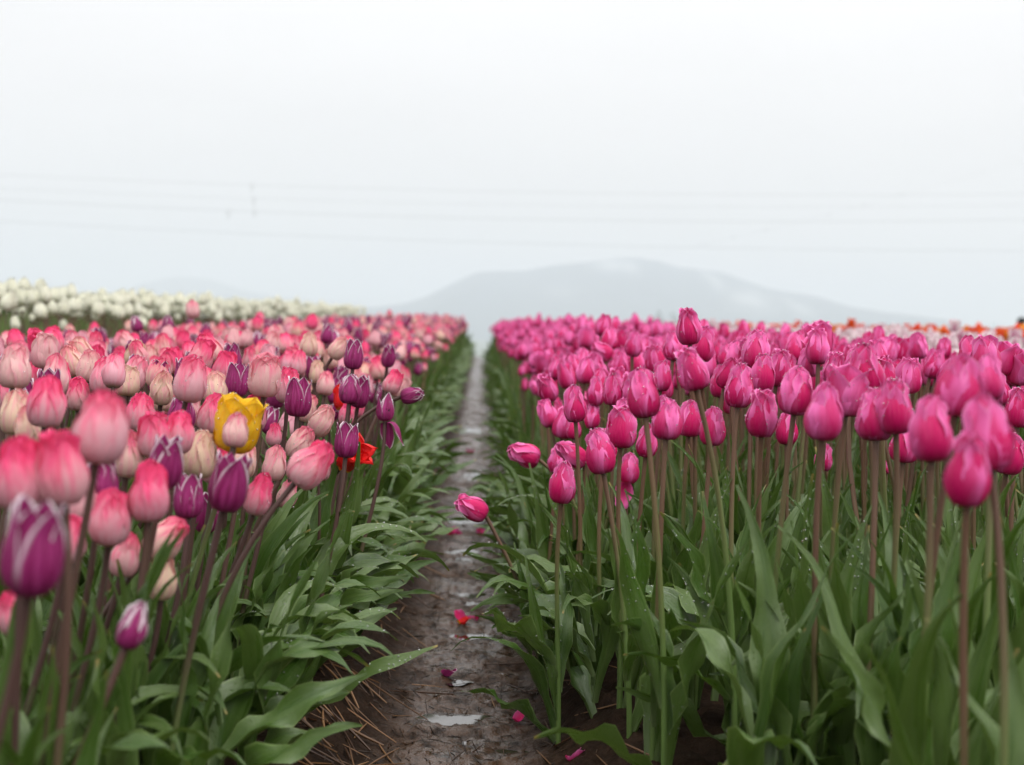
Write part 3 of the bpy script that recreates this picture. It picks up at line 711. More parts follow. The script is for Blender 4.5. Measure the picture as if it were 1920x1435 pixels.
LEFT = [
 (P_, 28, 687, 84, 1.62, 0, (.25, .6), 'pale pink blurred tulip at the left frame edge below the white bed', 'plump', {}),
 (P_, 88, 753, 98, 1.45, 2, (.85, .9), 'coral pink blurred tulip right of the pale edge one', 'plump', {}),
 (P_, 190, 801, 138, 1.10, 6, (.62, .9), 'huge blurred pink tulip with a coral shoulder', 'plump', {}),
 (P_, 38, 886, 140, 1.05, -3, (.95, .9), 'huge blurred coral tulip cut by the left frame edge', 'plump', {}),
 (P_, 114, 878, 140, 1.05, -8, (.85, .8), 'huge blurred coral tulip overlapping the edge one', 'egg2', {}),
 (V_, 64, 1030, 178, 0.86, 6, (.75, 0), 'nearest purple tulip with broad white tips', 'goblet', {}),
 (P_, 208, 968, 108, 1.25, 4, (.70, .9), 'round pink tulip beside the nearest purple one', 'plump', {}),
 (P_, 280, 920, 116, 1.26, 0, (.95, 1.), 'upright coral pink tulip above the round pink one', 'egg', {}),
 (P_, 313, 1008, 92, 1.42, 40, (.62, .4), 'pink tulip nodding to the right above the peach bud', 'plump', dict(dx=-.02)),
 (P_, 303, 1080, 90, 1.42, 0, (.30, .0), 'peach-coloured bud lowest among the near blooms', 'egg', {}),
 (V_, 250, 1172, 92, 1.10, 16, (.9, 0), 'faded purple bloom hanging among the near leaves', 'slim', dict(dx=-.03)),
 (P_, 22, 1148, 84, 1.18, -8, (.8, .9), 'blurred pink tulip low in the left corner under the nearest purple one', 'egg', {}),
 (V_, 188, 902, 100, 1.32, 2, (.1, 0), 'dark purple tulip behind the huge coral pair', 'plump', {}),
 (V_, 311, 868, 100, 1.32, 8, (.85, 0), 'white-tipped purple tulip behind the upright coral one', 'goblet', {}),
 (V_, 431, 905, 110, 1.35, 10, (.55, 0), 'large white-edged purple tulip below the cream one', 'goblet', {}),
 (P_, 376, 851, 90, 1.58, 3, (.12, .0), 'cream-peach tulip left of the yellow one', 'plump', {}),
 (P_, 405, 868, 76, 1.68, 6, (.85, .9), 'pink tulip half hidden behind the cream-peach one', 'plump', {}),
 (P_, 487, 926, 82, 1.60, 15, (.92, .9), 'coral tulip leaning right at the bed rim, below the yellow one', 'egg', {}),
 (V_, 388, 963, 72, 1.72, 4, (1.0, 0), 'white and purple striped bud low behind the large purple one', 'goblet', {}),
 (P_, 585, 870, 98, 1.52, 38, (.78, .8), 'large pink tulip nodding right in front of the red one', 'plump', dict(dx=-.03)),
 (P_, 564, 830, 66, 1.90, 26, (.45, .5), 'pale pink tulip nodding right behind the large nodding one', 'plump', {}),
 (P_, 515, 868, 68, 1.80, 6, (.40, .6), 'small pale pink tulip between yellow and the large nodding one', 'egg', {}),
 ('yellow', 447, 797, 104, 1.58, 12, (.5, 0), 'single yellow tulip among the pink blooms', 'cup', dict(nleaf=2)),
 (P_, 442, 806, 66, 1.50, 3, (.35, .5), 'small pink tulip in front of the yellow one', 'plump', {}),
 (P_, 288, 814, 84, 1.50, 0, (.80, .9), 'wide coral-topped pink tulip above the white-tipped purple one', 'plump2', {}),
 (P_, 336, 810, 80, 1.52, 3, (.85, .9), 'coral-topped pink tulip touching the wide one', 'plump', {}),
 (P_, 358, 710, 88, 1.72, 10, (.62, .9), 'blurred rose tulip standing above the crowd, tilted right', 'plump', {}),
 (P_, 497, 704, 80, 1.88, 3, (.40, .6), 'tall pale pink tulip with a coral crown', 'plump2', {}),
 (P_, 540, 722, 68, 2.05, 0, (.75, .9), 'rose tulip behind the pale one with a coral crown', 'plump', {}),
 (V_, 445, 712, 66, 2.15, 0, (.3, 0), 'purple tulip behind the yellow one', 'goblet', {}),
 (V_, 560, 745, 74, 1.95, 0, (.35, 0), 'upright purple tulip with two pale edges below the pale crowned one', 'goblet', {}),
 (P_, 604, 788, 62, 2.08, 22, (.30, .4), 'pale tulip nodding right beside the upright purple one', 'plump', {}),
 (V_, 650, 826, 66, 2.02, 0, (.35, 0), 'purple tulip directly in front of the open red one', 'goblet', {}),
 (V_, 657, 730, 56, 2.28, 2, (.30, 0), 'round purple tulip under the tall purple one', 'plump', {}),
 (V_, 675, 735, 60, 2.34, 6, (.55, 0), 'white-edged purple tulip behind the round purple one', 'goblet', {}),
 (V_, 663, 665, 56, 2.35, 0, (.40, 0), 'tall purple tulip with two pointed tips at the bed centre', 'goblet', {}),
 (P_, 737, 716, 46, 2.40, 22, (.85, .8), 'wet coral tulip tilted right near the path', 'plump2', {}),
 (V_, 773, 741, 44, 2.42, 74, (.25, 0), 'purple tulip lying sideways, tip towards the path', 'plump', dict(dx=-.05, nleaf=2, edge=1)),
 (P_, 580, 646, 46, 2.75, 2, (.15, .2), 'cream tulip standing tall left of the tall purple one', 'plump', {}),
 (P_, 635, 652, 46, 2.75, 30, (.25, .3), 'cream-pink tulip tilted towards the tall purple one', 'plump', {}),
 (P_, 560, 680, 48, 2.6, 3, (.70, .9), 'rosy tulip under the tall cream one', 'egg', {}),
 (P_, 611, 719, 46, 2.55, 4, (.50, .6), 'speckled pink tulip left of the round purple one', 'plump', {}),
 (P_, 594, 697, 44, 2.6, 2, (.08, .0), 'ivory tulip between the rosy and the speckled one', 'egg', {}),
 (V_, 588, 690, 46, 2.64, -8, (.6, 0), 'purple tulip behind the ivory one', 'goblet', {}),
 (P_, 651, 775, 46, 2.45, 6, (.92, 1.), 'coral bud above the open red tulip', 'egg', {}),
 (P_, 514, 815, 44, 2.2, 3, (.85, .9), 'small coral tulip low behind the yellow one', 'egg', {}),
 (V_, 728, 668, 42, 2.9, 4, (.4, 0), 'purple tulip above the wet coral one near the path', 'goblet', {}),
 (P_, 167, 686, 62, 2.1, 4, (.35, .5), 'pale pink tulip left of the rose one in the middle rows', 'plump', {}),
 (P_, 197, 704, 72, 1.95, 2, (.65, .9), 'rose tulip behind the huge shouldered one', 'plump', {}),
 (P_, 240, 714, 58, 2.1, 0, (.10, .1), 'cream tulip right of the rose one in the middle rows', 'plump2', {}),
 (P_, 255, 692, 54, 2.3, 2, (.75, .9), 'coral-tipped tulip above the cream one', 'egg', {}),
 (P_, 147, 738, 64, 1.95, 0, (.80, .7), 'pink tulip between the coral edge pair and the huge shouldered one', 'plump', {}),
 (P_, 32, 772, 86, 1.55, 0, (.20, .1), 'creamy tulip above the huge edge coral one', 'plump', {}),
 (P_, 304, 727, 66, 1.95, 4, (.30, .1), 'cream and rose tulip left of the tilted rose one', 'egg', {}),
 (P_, 404, 727, 62, 2.0, 2, (.25, .1), 'peach tulip between the tilted rose and the purple one', 'plump', {}),
 (P_, 354, 768, 64, 1.85, 8, (.25, .6), 'pale pink tulip behind the coral-topped pair', 'plump', {}),
 (P_, 264, 772, 72, 1.75, 2, (.85, .9), 'coral tulip behind the wide coral-topped one', 'plump', {}),
 (P_, 478, 772, 70, 1.9, 3, (.80, .9), 'rose tulip behind the yellow one, right of it', 'plump', {}),
 (P_, 400, 775, 76, 1.78, 12, (.80, .8), 'pink tulip behind the yellow one, left of it', 'plump', {}),
 (V_, 137, 676, 44, 2.6, -2, (.3, 0), 'purple tulip left of the pale pink pair', 'goblet', {}),
 (P_, 60, 800, 90, 1.5, -6, (.35, .1), 'cream-based pink tulip behind the huge coral pair', 'plump', {}),
 (P_, 240, 850, 90, 1.5, 4, (.55, .4), 'cream and coral tulip between the huge shouldered one and the upright coral one', 'egg', {}),
 (P_, 150, 935, 96, 1.30, 5, (.5, .8), 'rose tulip squeezed between the huge coral pair and the round pink one', 'plump', {}),
 (V_, 352, 930, 84, 1.48, -4, (.6, 0), 'purple tulip low between the upright coral and the large white-edged purple one', 'goblet', {}),
 (P_, 236, 1040, 84, 1.40, 10, (.6, .7), 'pink tulip low behind the round pink one', 'egg', {}),
 (P_, 130, 1010, 90, 1.22, 8, (.7, .9), 'pink tulip half hidden behind the nearest purple one', 'plump', {}),
 (P_, 455, 860, 74, 1.72, 4, (.35, .3), 'pale tulip between the yellow bloom and the large purple one', 'plump', {}),
 (P_, 540, 925, 58, 1.95, 14, (.5, .6), 'small pink tulip below the large nodding one', 'egg', {}),
]
for (px, py, h, d, tl, ti, lab, shp, kw) in RIGHT:
    kw = dict(dict(dx=random.uniform(-.01, .02), dy=random.uniform(-.02, .02)), **kw)
    hero(M_, px, py, h, d, tl, ti, lab, shp, group='magenta tulips of the front rows', **kw)
for (k, px, py, h, d, tl, ti, lab, shp, kw) in LEFT:
    kw = dict(dict(dx=random.uniform(-.05, -.012), dy=random.uniform(-.02, .02)), **kw)
    if k == P_: ti = (ti[0] * .82, ti[1])
    hero(k, px, py, h, d, tl, ti, lab, shp, group='mixed pink and purple tulips near the camera', **kw)

# the open red tulip
root, foot, ax, hs = hero('red', 662, 850, 84, 2.12, 32, (.5, 0), 'wide-open red tulip with a yellow throat', 'open', dx=-.06, dy=.03, back=-34, nleaf=2, drops=False)
hero('red', 640, 745, 50, 2.5, -14, (.5, 0), 'red tulip glimpsed behind the purple cluster', 'egg', dx=-.04)
hero('red', 655, 608, 20, 7.2, 0, (.5, 0), 'small vermilion tulip far up in the pink bed', 'plump', nleaf=2, drops=False)
# the wilting purple tulip: three petals still up, two hanging, stamens bare
root, foot, ax, hs = hero('purple', 722, 764, 52, 2.30, -4, (.6, 0), 'wilting purple tulip with two petals hanging down and bare stamens', 'goblet', petals=3, dx=-.06, edge=1)
p3 = foot - root.location
for a, tl in ((0.5, 158), (-0.45, 172)):
    q = Quaternion((0, 0, 1), 0.3) @ Quaternion((0, 1, 0), R(tl * (1 if a > 0 else 1))) @ Quaternion((0, 0, 1), a + 1.2)
    tag(ob('petal', petal_mesh('purple', 'goblet', False, 1), root, p3 + Vector((0.004 if a > 0 else -.002, -.006, -.002)), q, hs, (.65, 0, .4)), 'limp petal hanging below the bloom')
STAM = simple('stamen_yellow', (0.55, 0.30, 0.02), (0.75, 0.5, 0.05), 200, 0.6)
ANTH = simple('anther_dark', (0.01, 0.008, 0.012), (0.03, 0.02, 0.02), 200, 0.6)
for i in range(4):
    a = i * 1.3 - .9
    v = np.array([math.sin(a) * .35, -.5, 1.0]); v /= np.linalg.norm(v)
    s = ob('stamen', mesh('stamen', tube(np.outer(np.linspace(0, .014, 4), v), [.0012] * 4, 5), STAM), root, p3)
    ob('anther', mesh('anther', tube(np.outer(np.linspace(.013, .024, 4), v), [.0006, .0017, .0017, .0006], 5), ANTH), s)
# loose petal hanging under the magenta bloom
lp = at(1172, 925, 2.30)
tag(ob('loose_petal', petal_mesh('magenta', 'egg', False, 2), None, lp + Vector((0, 0, .018)), Quaternion((0, 1, 0), R(186)), .046, (1.0, 0, .3)),
    'pale pink loose petal caught below a magenta bloom', 'petal')

# ------------------------------------------------------------------ the beds: scattered tulips
def bed(x0, x1, y0, y1, sp, seed):
    r_ = np.random.default_rng(seed)
    gx, gy = np.meshgrid(np.arange(x0, x1, sp), np.arange(y0, y1, sp))
    p = np.stack([gx.ravel(), gy.ravel()], 1) + r_.uniform(-.46, .46, (gx.size, 2)) * sp
    return p
def rnd_kind_left():
    return 'purple' if random.random() < .25 else 'pink'
def visible(p, top, margin=60):
    z = ground_base(p[:, 0], p[:, 1]) + top
    px, py, d = project(np.stack([p[:, 0], p[:, 1], z], 1))
    return (px > -margin) & (px < 1920 + margin) & (d > 0.3), d
hp = np.array([(a, b) for a, b, c, e in heads_placed])
def clear_of(p, rad):
    dd = ((p[:, None, :] - hp[None]) ** 2).sum(2).min(1)
    return dd > rad * rad
SHP = {'magenta': ['egg', 'egg', 'egg2', 'plump', 'slim', 'slim', 'plump2', 'cup', 'goblet'], 'pink': ['plump', 'plump', 'plump2', 'egg'], 'purple': ['goblet', 'goblet', 'plump'], 'white': ['plump', 'round', 'egg', 'plump2'],
       'pale_pink': ['plump', 'cup', 'egg'], 'orange': ['plump', 'cup', 'egg']}
HT = {'magenta': (.395, .475), 'pink': (.36, .425), 'purple': (.36, .43), 'white': (.46, .525), 'pale_pink': (.42, .475), 'orange': (.462, .51)}
HS = {'magenta': (.049, .060), 'pink': (.045, .056), 'purple': (.046, .055), 'white': (.058, .068), 'pale_pink': (.054, .064), 'orange': (.054, .064)}
def rtint(k):
    if k == 'pink': return (min(1, max(0, random.gauss(.46, .27))), min(1, max(0, random.gauss(.6, .35))), random.random())
    return (random.random(), random.random(), random.random())
plants = []              # kind, x, y, depth, edge
def collect(pts, kindf, edgef, dmin, clear=0.0):
    ok, d = visible(pts, .45)
    ok &= d > dmin
    if clear and len(pts): ok &= clear_of(pts, clear) | (d > 3.4)
    for (x, y), dd in zip(pts[ok], d[ok]): plants.append((kindf(), x, y, dd, edgef(x)))
collect(bed(.225, 1.10, 2.0, 21.0, .076, 1), lambda: 'magenta', lambda x: -1 if x < .33 else 0, 2.05, .05)
lb = np.concatenate([bed(-.98, -.22, 1.6, 21.0, .075, 2), bed(-1.38, -1.12, 2.2, 21.0, .075, 3)])
collect(lb, rnd_kind_left, lambda x: 1 if x > -.32 else 0, 1.75, .05)
collect(bed(-7.2, -1.48, 3.0, 19.0, .118, 4), lambda: 'white', lambda x: 0, 3.0)
collect(bed(1.25, 2.5, 3.0, 20.0, .10, 5), lambda: 'pale_pink', lambda x: 0, 2.9)
collect(bed(2.9, 8.5, 7.0, 20.0, .095, 6), lambda: 'orange', lambda x: 0, 6)
plants.sort(key=lambda q: q[3])
NMAX = {'magenta': 300 - len(RIGHT), 'pink': 300 - 50, 'purple': 140, 'white': 240, 'pale_pink': 110, 'orange': 70}
# shared meshes ------------------------------------------------------
STEMV = []
for i in range(8):
    r_ = random.Random(i + 60)
    lean = r_.uniform(0, .16); az = r_.uniform(0, 6.283); cur = r_.uniform(-.07, .07)
    p3 = np.array([math.cos(az) * lean, math.sin(az) * lean, 1.0])
    pts = bez(np.zeros(3), np.array([cur, -cur, .35]), p3 * [.6, .6, .7] + np.array([-cur, cur, 0]), p3, 8)
    axv = pts[-1] - pts[-2]; axv /= np.linalg.norm(axv)
    STEMV.append((pts, axv))
STEM_M = [mesh('stem', tube(p, np.linspace(.010, .0075, 8), 6), SM['obj']) for p, a in STEMV]
HEAD_M = {(k, i): mesh(f'{k}_flower_head', head_g(SHP[k][i % len(SHP[k])], i * 5 + 1, 7, 8), PM[k, 'obj']) for k in SHP for i in range(9)}
def whole_g(k, i, nu=5, nv=6, leaves=2, ns=4, n=6, sr=1.0):
    """a small complete tulip in real size: petals (slot 0), stem (1), leaves (2)"""
    r_ = random.Random(i * 13 + len(k))
    pts, axv = STEMV[i % 8]
    h = r_.uniform(*HT[k]); hs = r_.uniform(*HS[k])
    q = rquat(axv, r_.uniform(0, 6))
    out = [head_g(SHP[k][i % len(SHP[k])], i + 30, nu, nv, n).moved(np.array(q.to_matrix()), hs, pts[-1] * h).mat(0),
           tube(pts[::2] * h if ns < 5 else pts * h, np.linspace(.0044, .0034, 4 if ns < 5 else 8) * sr, ns).mat(1)]
    for j in range(leaves):
        kk = ('upright', 'arch', 'upright')[j % 3]
        a = r_.uniform(0, 6.283)
        out.append(leaf_g(*LEAF_P[kk][r_.randrange(8)], nu=3, nv=6, phi=a).mat(2))
    return join(out)
WHOLE_M = {(k, i): mesh(f'{k}_tulip', whole_g(k, i), [PM[k, 'obj'], SM['obj'], LM['obj']]) for k in SHP for i in range(7)}
count = {k: 0 for k in SHP}
rest = {k: [] for k in SHP}
for (k, x, y, d, e) in plants:
    if count[k] >= NMAX[k]:
        rest[k].append((x, y, d, e)); continue
    z = float(ground_base(x, y)) - .004
    count[k] += 1
    h = random.uniform(*HT[k]) * (1 if random.random() > .08 or k == 'white' else random.uniform(1.02, 1.07)); hs = random.uniform(*HS[k])
    if random.random() < .06: h *= .86
    if e: h *= random.uniform(.82, .97)
    if k in ('pink', 'purple') and x < -.9: h *= .93
    if k == 'white': h *= 1.0 + .05 * math.exp(-(d - 4) / 4)
    full = d < 3.35
    t3 = rtint(k)
    if d < (5.4 if k != 'white' else 5.0):
        root = empty(f'{k}_tulip', (x, y, z))
        si = random.randrange(8); pts, axv = STEMV[si]
        qz = Quaternion((0, 0, 1), random.uniform(0, 6.283))
        if e: qz = qz
        ob('stem', STEM_M[si], root, None, qz, h, stem_tint(k))
        foot = qz @ Vector(pts[-1] * h); ax = qz @ Vector(axv)
        ax = (ax + Vector((random.gauss(0, .15) + .12 * e, random.gauss(0, .15), 0))).normalized()
        if e and random.random() < .15: ax = (ax + Vector((e * 1.2, -.2, 0))).normalized()
        if full:
            shp = random.choice(SHP[k]); roll = random.uniform(0, 6.283)
            for i in range(6):
                inner = i >= 3
                a = roll + (i % 3) * 2.0944 + (1.0472 if inner else 0) + random.uniform(-.09, .09)
                q = rquat(ax, a) @ Quaternion((1, 0, 0), R(random.uniform(-3, 4.5)))
                ob('petal', petal_mesh(k, shp, inner, random.randrange(3)), root, foot, q, hs, (t3[0], t3[1], random.random()))
        else:
            ob('flower_head', HEAD_M[k, random.randrange(9)], root, foot, rquat(ax), hs, t3)
        add_leaves(root, 3 if full else (3 if e else 2), e, h / .47, lo=not full)
        band = 0
    else:
        root = ob(f'{k}_tulip', WHOLE_M[k, random.randrange(7)], None, (x, y, z), Quaternion((0, 0, 1), random.uniform(0, 6.283)), h / (sum(HT[k]) / 2), t3)
        band = 1
    tone = 'deep ' if t3[0] < .33 else ('light ' if t3[0] > .67 else '')
    if k == 'pink': word = ('cream and pink' if t3[0] < .42 else ('coral-red' if t3[0] > .78 else 'mottled pink'))
    elif k == 'purple': word = 'broadly white-edged purple' if t3[0] > .6 else 'dark purple'
    elif k == 'white': word = 'creamy white'
    elif k == 'pale_pink': word = 'flamed pale pink' if t3[0] > .5 else 'plain pale pink'
    elif k == 'orange': word = 'yellow-orange' if t3[0] > .6 else 'orange-red'
    else: word = tone + 'magenta'
    pose = ''
    if band == 0: pose = ' leaning left' if ax.x < -.12 else (' leaning right' if ax.x > .12 else ' standing upright')
    else: pose = ' taller than its neighbours' if h > HT[k][1] * 1.02 else ''
    where = {'magenta': [' beside the path', ' mid-bed', ' along the outer side'][0 if x < .45 else (1 if x < .85 else 2)] + ' of the magenta bed',
             'pink': [' beside the path', ' mid-bed', ' towards the white bed'][0 if x > -.45 else (1 if x > -.95 else 2)],
             'white': [' at the front of the white bed', ' inside the white bed'][0 if x > -1.8 else 1],
             'pale_pink': ' beyond the magenta bed', 'orange': ' in the strip along the horizon'}
    where['purple'] = where['pink']
    w_ = where[k].replace(' mid-bed of', ' in the middle of').replace(' beside the path of', ' at the path edge of')
    dist = ['second rows', 'middle rows', 'far rows'][0 if d < 3.35 else (1 if band == 0 else 2)]
    tag(root, f'{word} tulip{pose}{w_}, {dist}', CAT, {'magenta': 'magenta tulips', 'pink': 'mottled pink tulips', 'purple': 'purple tulips among the pink', 'white': 'creamy white tulips',
        'pale_pink': 'pale pink tulips', 'orange': 'orange-red tulips'}[k] + ' of the ' + dist)

# the rest of each bed, too many to tell apart: one mass per colour
for k in SHP:
    if not rest[k]: continue
    lib_hi = [whole_g(k, i, 5, 6, 2, 4) for i in range(7)]
    lib_lo = [whole_g(k, i, 3, 4, 1, 3, sr=1.2) for i in range(7)]
    parts = []
    for (x, y, d, e) in rest[k]:
        g0 = (lib_hi if (d < 7 or (e and d < 12)) else lib_lo)[random.randrange(7)]
        a = random.uniform(0, 6.283); s = random.gauss(1.0, .045)
        if e: s *= random.uniform(.85, .98)
        if k in ('pink', 'purple') and x < -.9: s *= .95
        t = rtint(k)
        q = g0.moved(rotz(a), s, (x, y, float(ground_base(x, y)) - .004))
        q.t = np.tile(np.array([t]), (len(q.v), 1))
        if k in STEM_T:
            pass
        parts.append(q)
    tag(ob(f'distant_{k}_blooms', mesh(f'distant_{k}_blooms', join(parts), [PM[k, 'att'], SM['att'], LM['att']])), kind='stuff')
    print('rest', k, len(rest[k]), 'tris', 2 * sum(len(p.f) for p in parts))
print('count', count)

# ------------------------------------------------------------------ leafy plants without a bloom
n_plants = 0
def leafy(x, y, n, edge, label, group, hs=1.0, lo=False):
    root = empty('tulip_plant', (x, y, float(ground_z(x, y)) - .004))
    px_, py_, d_ = project(np.array([[x, y, .3]])); px_ = float(px_[0])
    if edge == 0: label += ', ' + ('closest to the camera' if y < 1.6 else ('one rank back' if y < 1.95 else 'in the third rank')) + (' towards the frame edge' if abs(px_ - 960) > 560 else ' towards the path')
    else: label += ', ' + ('nearest stretch' if y < 2.6 else ('focused stretch beyond the drooping tulip' if y < 4 else 'receding stretch'))
    tag(root, label, 'tulip plant', group)
    add_leaves(root, n, edge, hs, lo)
r2 = random.Random(21)
for i in range(64):         # among the near plants of both beds
    x = r2.uniform(.30, .95); y = r2.uniform(1.3, 2.35)
    leafy(x, y, 4, 0, 'bloomless leafy plant under the magenta blooms', 'bloomless tulip plants in the magenta bed', r2.uniform(.84, 1.02))
for i in range(84):
    x = r2.uniform(-.72, -.24); y = r2.uniform(.95, 2.35)
    leafy(x, y, 4, 0, 'bloomless leafy plant under the pink blooms', 'bloomless tulip plants in the pink bed', r2.uniform(.76, .94))
y = 1.95
while y < 7.5:
    leafy((.205 if y < 2.5 else (.172 if y < 4.2 else .195)) + r2.uniform(-.02, .035), y + r2.uniform(-.02, .02), 4, -1, 'bloomless plant edging the magenta side of the path', 'leafy plants edging the path under the magenta bed', r2.uniform(.75, 1.0), y > 4)
    y += .085 if y < 4 else .12
y = 1.45
while y < 7.5:
    leafy((-.225 if y < 2.3 else (-.182 if y < 4.2 else -.205)) + r2.uniform(-.035, .02), y + r2.uniform(-.02, .02), 4, 1, 'bloomless plant edging the pink side of the path', 'leafy plants edging the path under the pink bed', r2.uniform(.8, 1.1), y > 4)
    y += .075 if y < 4 else .12
parts = []
y = 7.5
while y < 21:
    for sx, e in ((.20, -1), (-.20, 1)):
        for j in range(4):
            a = (0 if e > 0 else math.pi) + random.uniform(-1.3, 1.3)
            q = leaf_g(*LEAF_P[pick_leaf(1)][random.randrange(8)], nu=3, nv=6, phi=a).moved(None, random.uniform(.55, .85), (sx + random.uniform(-.03, .03), y, float(ground_base(sx, y))))
            q.t = np.tile(np.random.default_rng(int(y * 100) + j).uniform(0, 1, (1, 3)), (len(q.v), 1))
            parts.append(q)
    y += .10
tag(ob('distant_foliage', mesh('distant_foliage', join(parts), LM['att'])), kind='stuff')

# ------------------------------------------------------------------ straw, twigs and fallen petals on the path
def straw_mesh(n, seed, region, lens, wid):
    r_ = np.random.default_rng(seed); parts = []
    while len(parts) < n:
        x, y = region(r_)
        L = r_.uniform(*lens) * (2.0 if r_.random() < .08 else 1); a = r_.uniform(0, math.pi) if r_.random() < .45 else r_.normal(2.2, .45)
        t = np.linspace(-.5, .5, 4)
        cx = x + np.cos(a) * L * t + r_.normal(0, .012) * L * (t * 2) ** 2; cy = y + np.sin(a) * L * t
        w = r_.uniform(*wid)
        z = ground_z(cx, cy)
        zl = np.linspace(z[0], z[-1], 4); z = zl + max(0.0, float((z - zl).max())) * .7 + w * r_.uniform(.2, 2.0)
        if r_.random() < .12: z = z + np.linspace(0, r_.uniform(.005, .02), 4)
        parts.append(tube(np.stack([cx, cy, z], 1), [w * .7, w, w, w * .5], 4))
        parts[-1].t = np.tile(r_.uniform(0, 1, (1, 3)), (len(parts[-1].v), 1))
    return join(parts)
def straw_mat(name, cols):
    b = NB(name); tr, tg, tb = b.tint('att')
    c = b.mix(b.ramp(tr, .2, .95), cols[0], cols[1])
    return b.out(b.n('ShaderNodeBsdfPrincipled', {'Base Color': c, 'Roughness': .38, 'Specular IOR Level': .5}).outputs[0])
def reg_bank(r_):
    y = 1.7 + 3.6 * r_.random() ** 1.6
    return PATH_C + r_.choice([-1, -1, 1]) * abs(r_.normal(.155, .05)), y
def reg_corner(r_): return r_.uniform(-.34, -.10), r_.uniform(1.75, 2.22)
def reg_path(r_): return PATH_C + r_.normal(0, .085), 1.75 + 4.5 * r_.random() ** 1.5
S1 = straw_mat('dry_straw', ((.055, .024, .011), (.24, .125, .055)))
S2 = straw_mat('dark_twig', ((.014, .008, .005), (.085, .048, .028)))
tag(ob('straw', mesh('straw', join([straw_mesh(200, 1, reg_bank, (.03, .10), (.0006, .0015)), straw_mesh(85, 2, reg_corner, (.03, .11), (.0008, .0022))]), S1)), kind='stuff')
tag(ob('twig_debris', mesh('twig_debris', straw_mesh(1300, 3, reg_path, (.005, .024), (.0004, .0010)), S2)), kind='stuff')

FALL = [('magenta', 845, 1004, .040, .2, 'pinkest fallen petal at the left of the fallen group on the path'), ('magenta', 868, 1000, .036, .5, 'fallen petal in the middle of the pink group on the path'),
        ('magenta', 898, 997, .036, .3, 'curled pink fallen petal under the drooping tulip'), ('red', 858, 1172, .028, .2, 'red fallen petal in the small heap on the path'),
        ('magenta', 868, 1168, .030, .1, 'upturned rosy fallen petal in the small heap on the path'), ('magenta', 895, 1160, .026, .1, 'small red-pink fallen petal beside the small heap'),
        ('purple', 831, 1264, .030, .0, 'dark purple shrivelled petal on the mud'), ('magenta', 965, 1354, .024, .4, 'single pink petal nearest the camera on the mud'),
        ('magenta', 888, 848, .040, .3, 'far pink petal lying on the path'), ('magenta', 930, 893, .040, .2, 'rosy petal under leaves at the far path edge'),
        ('magenta', 1060, 1428, .030, .3, 'pink petal at the very bottom by the leaf base'), ('magenta', 728, 716, .02, .2, 'tiny pink petal caught on leaves beside the wet coral tulip')]
for i, (k, px, py, s, tr_, lab) in enumerate(FALL[:11]):
    p = on_ground(px, py)
    q = Euler((R(-80 + 20 * math.sin(i * 2.1)), R(14 * math.sin(i)), i * 1.7)).to_quaternion()
    tag(ob('fallen_petal', petal_mesh(k, 'plump', False, i % 3), None, p + Vector((0, 0, .008)), q, s, (tr_, 0, .5)), lab, 'petal')

# ------------------------------------------------------------------ far trees, post, power cables
def tree(px, pytop, dist, width_px, label, seed):
    r_ = np.random.default_rng(seed)
    top = at(px, pytop, dist)
    bz = float(ground_base(top.x, top.y)); H = top.z - bz
    root = empty('tree', (top.x, top.y, bz)); tag(root, label, 'tree', 'trees beyond the field')
    rad = width_px * dist / F * .5
    ob('trunk', mesh('trunk', tube([(0, 0, 0), (.1, 0, H * .3), (0, .1, H * .6), (0, 0, H * .9)], [.38, .28, .2, .06], 8), BARK), root)
    for j in range(5):
        a = j * 1.3
        ob('limb', mesh('limb', tube([(0, 0, H * (.4 + .08 * j)), (math.cos(a) * rad * .5, math.sin(a) * rad * .5, H * (.5 + .08 * j)), (math.cos(a) * rad * .8, math.sin(a) * rad * .8, H * (.56 + .08 * j))], [.14, .09, .03], 6), BARK), root)
    n = 2600
    cl = r_.normal(0, 1, (40, 3)); cl /= np.linalg.norm(cl, axis=1)[:, None]
    cl *= r_.uniform(.35, .86, (40, 1))
    c = cl[r_.integers(0, 40, n)] + r_.normal(0, .13, (n, 3))
    nrm = np.linalg.norm(c, axis=1)[:, None]; c = np.where(nrm > 1, c / nrm, c)
    c = c * [rad, rad, H * .36] + [0, 0, H * .64]
    s = .17
    u = r_.normal(0, 1, (n, 3)); u /= np.linalg.norm(u, axis=1)[:, None]
    w = np.cross(u, r_.normal(0, 1, (n, 3))); w /= np.linalg.norm(w, axis=1)[:, None]
    v = np.stack([c - u * s, c + w * s * .6, c + u * s, c - w * s * .6], 1).reshape(-1, 3)
    f = np.arange(n * 4).reshape(-1, 4)
    ob('crown', mesh('crown', G(v, f, v[:, :2]), TREE, smooth=False), root)
BARK = simple('tree_bark', (.05, .04, .03), (.09, .07, .05), 6, .9)
TREE = simple('tree_leaves', (.025, .05, .02), (.06, .09, .035), .8, .7)
tree(1872, 600, 150, 60, 'dark round tree top at the right end of the horizon', 1)
tree(1248, 580, 230, 76, 'faint grey-green tree top behind the tallest magenta tulip', 2)
POST = simple('weathered_post', (.012, .014, .013), (.03, .03, .028), 20, .7)
pp = at(1916, 600, 24.0); gz = float(ground_base(pp.x, pp.y))
root = empty('post', (pp.x, pp.y, gz)); tag(root, 'thin dark post at the right frame edge', 'post')
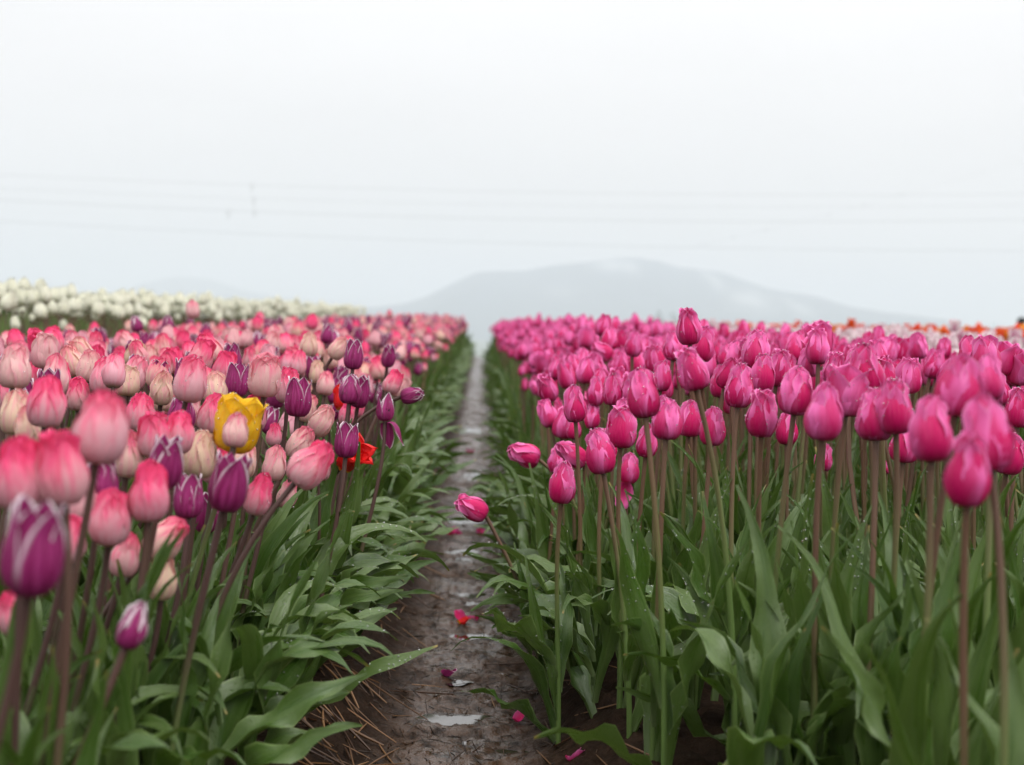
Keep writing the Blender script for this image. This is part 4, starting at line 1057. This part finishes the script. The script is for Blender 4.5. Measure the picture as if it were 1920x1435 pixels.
ob('shaft', mesh('shaft', tube([(0, 0, 0), (0, 0, (pp.z - gz) * .5), (0, 0, pp.z - gz - .06)], [.075, .07, .062], 10), POST), root)
ob('cap', mesh('cap', tube([(0, 0, pp.z - gz - .062), (0, 0, pp.z - gz - .04), (0, 0, pp.z - gz + .02), (0, 0, pp.z - gz + .05)], [.03, .085, .075, .01], 10), POST), root)

CABLE = simple('cable_steel', (.05, .05, .055), (.08, .08, .085), 2, .5)
def cable(ctrl, depths, rad, label, marks=(), mk='ball'):
    n = 60
    xs_ = np.linspace(ctrl[0][0], ctrl[-1][0], n)
    cx = [c[0] for c in ctrl]
    co = np.polyfit(cx, [c[1] for c in ctrl], 2)
    P = np.array([at(x, np.polyval(co, x), np.interp(x, [cx[0], cx[-1]], depths)) for x in xs_])
    o = ob('power_cable', mesh('power_cable', tube(P, [rad] * n, 5), CABLE)); tag(o, label, 'power cable', 'power cables across the sky')
    for (x, dy) in marks:
        c = at(x, np.polyval(co, x) + dy, np.interp(x, [cx[0], cx[-1]], depths))
        if mk == 'ball': g_ = ICO.moved(None, .05, c)
        else: g_ = tube([c + Vector((0, 0, -.26)), c + Vector((0, 0, -.2)), c + Vector((0, 0, .2)), c + Vector((0, 0, .26))], [.006, .013, .013, .006], 6)
        ob('marker', mesh('marker', g_, CABLE), o)
cable([(-120, 322), (480, 348), (1000, 360), (2040, 363)], (80, 80), .0042, 'uppermost faint power cable across the grey sky', [(472, 4)], 'rod')
cable([(-120, 347), (480, 374), (1000, 384), (2040, 383)], (80, 80), .0034, 'second faint power cable from the top', [(476, 4)], 'rod')
cable([(-120, 368), (480, 398), (1000, 411), (2040, 410)], (80, 80), .0052, 'third faint power cable from the top, the thickest', [(477, 2), (428, 6)], 'rod')
cable([(-120, 408), (480, 438), (1000, 458), (2040, 470)], (80, 80), .0046, 'lowest faint power cable above the mountain', [], 'rod')
cable([(2040, 262), (1690, 370), (1436, 427), (1240, 478)], (60, 120), .002, 'thin slanting cable strung with six small dark markers', [(1690, 0), (1620, 0), (1555, 0), (1436, 0), (1375, 0), (1320, 0)], 'ball')
print('objects', len(bpy.data.objects))
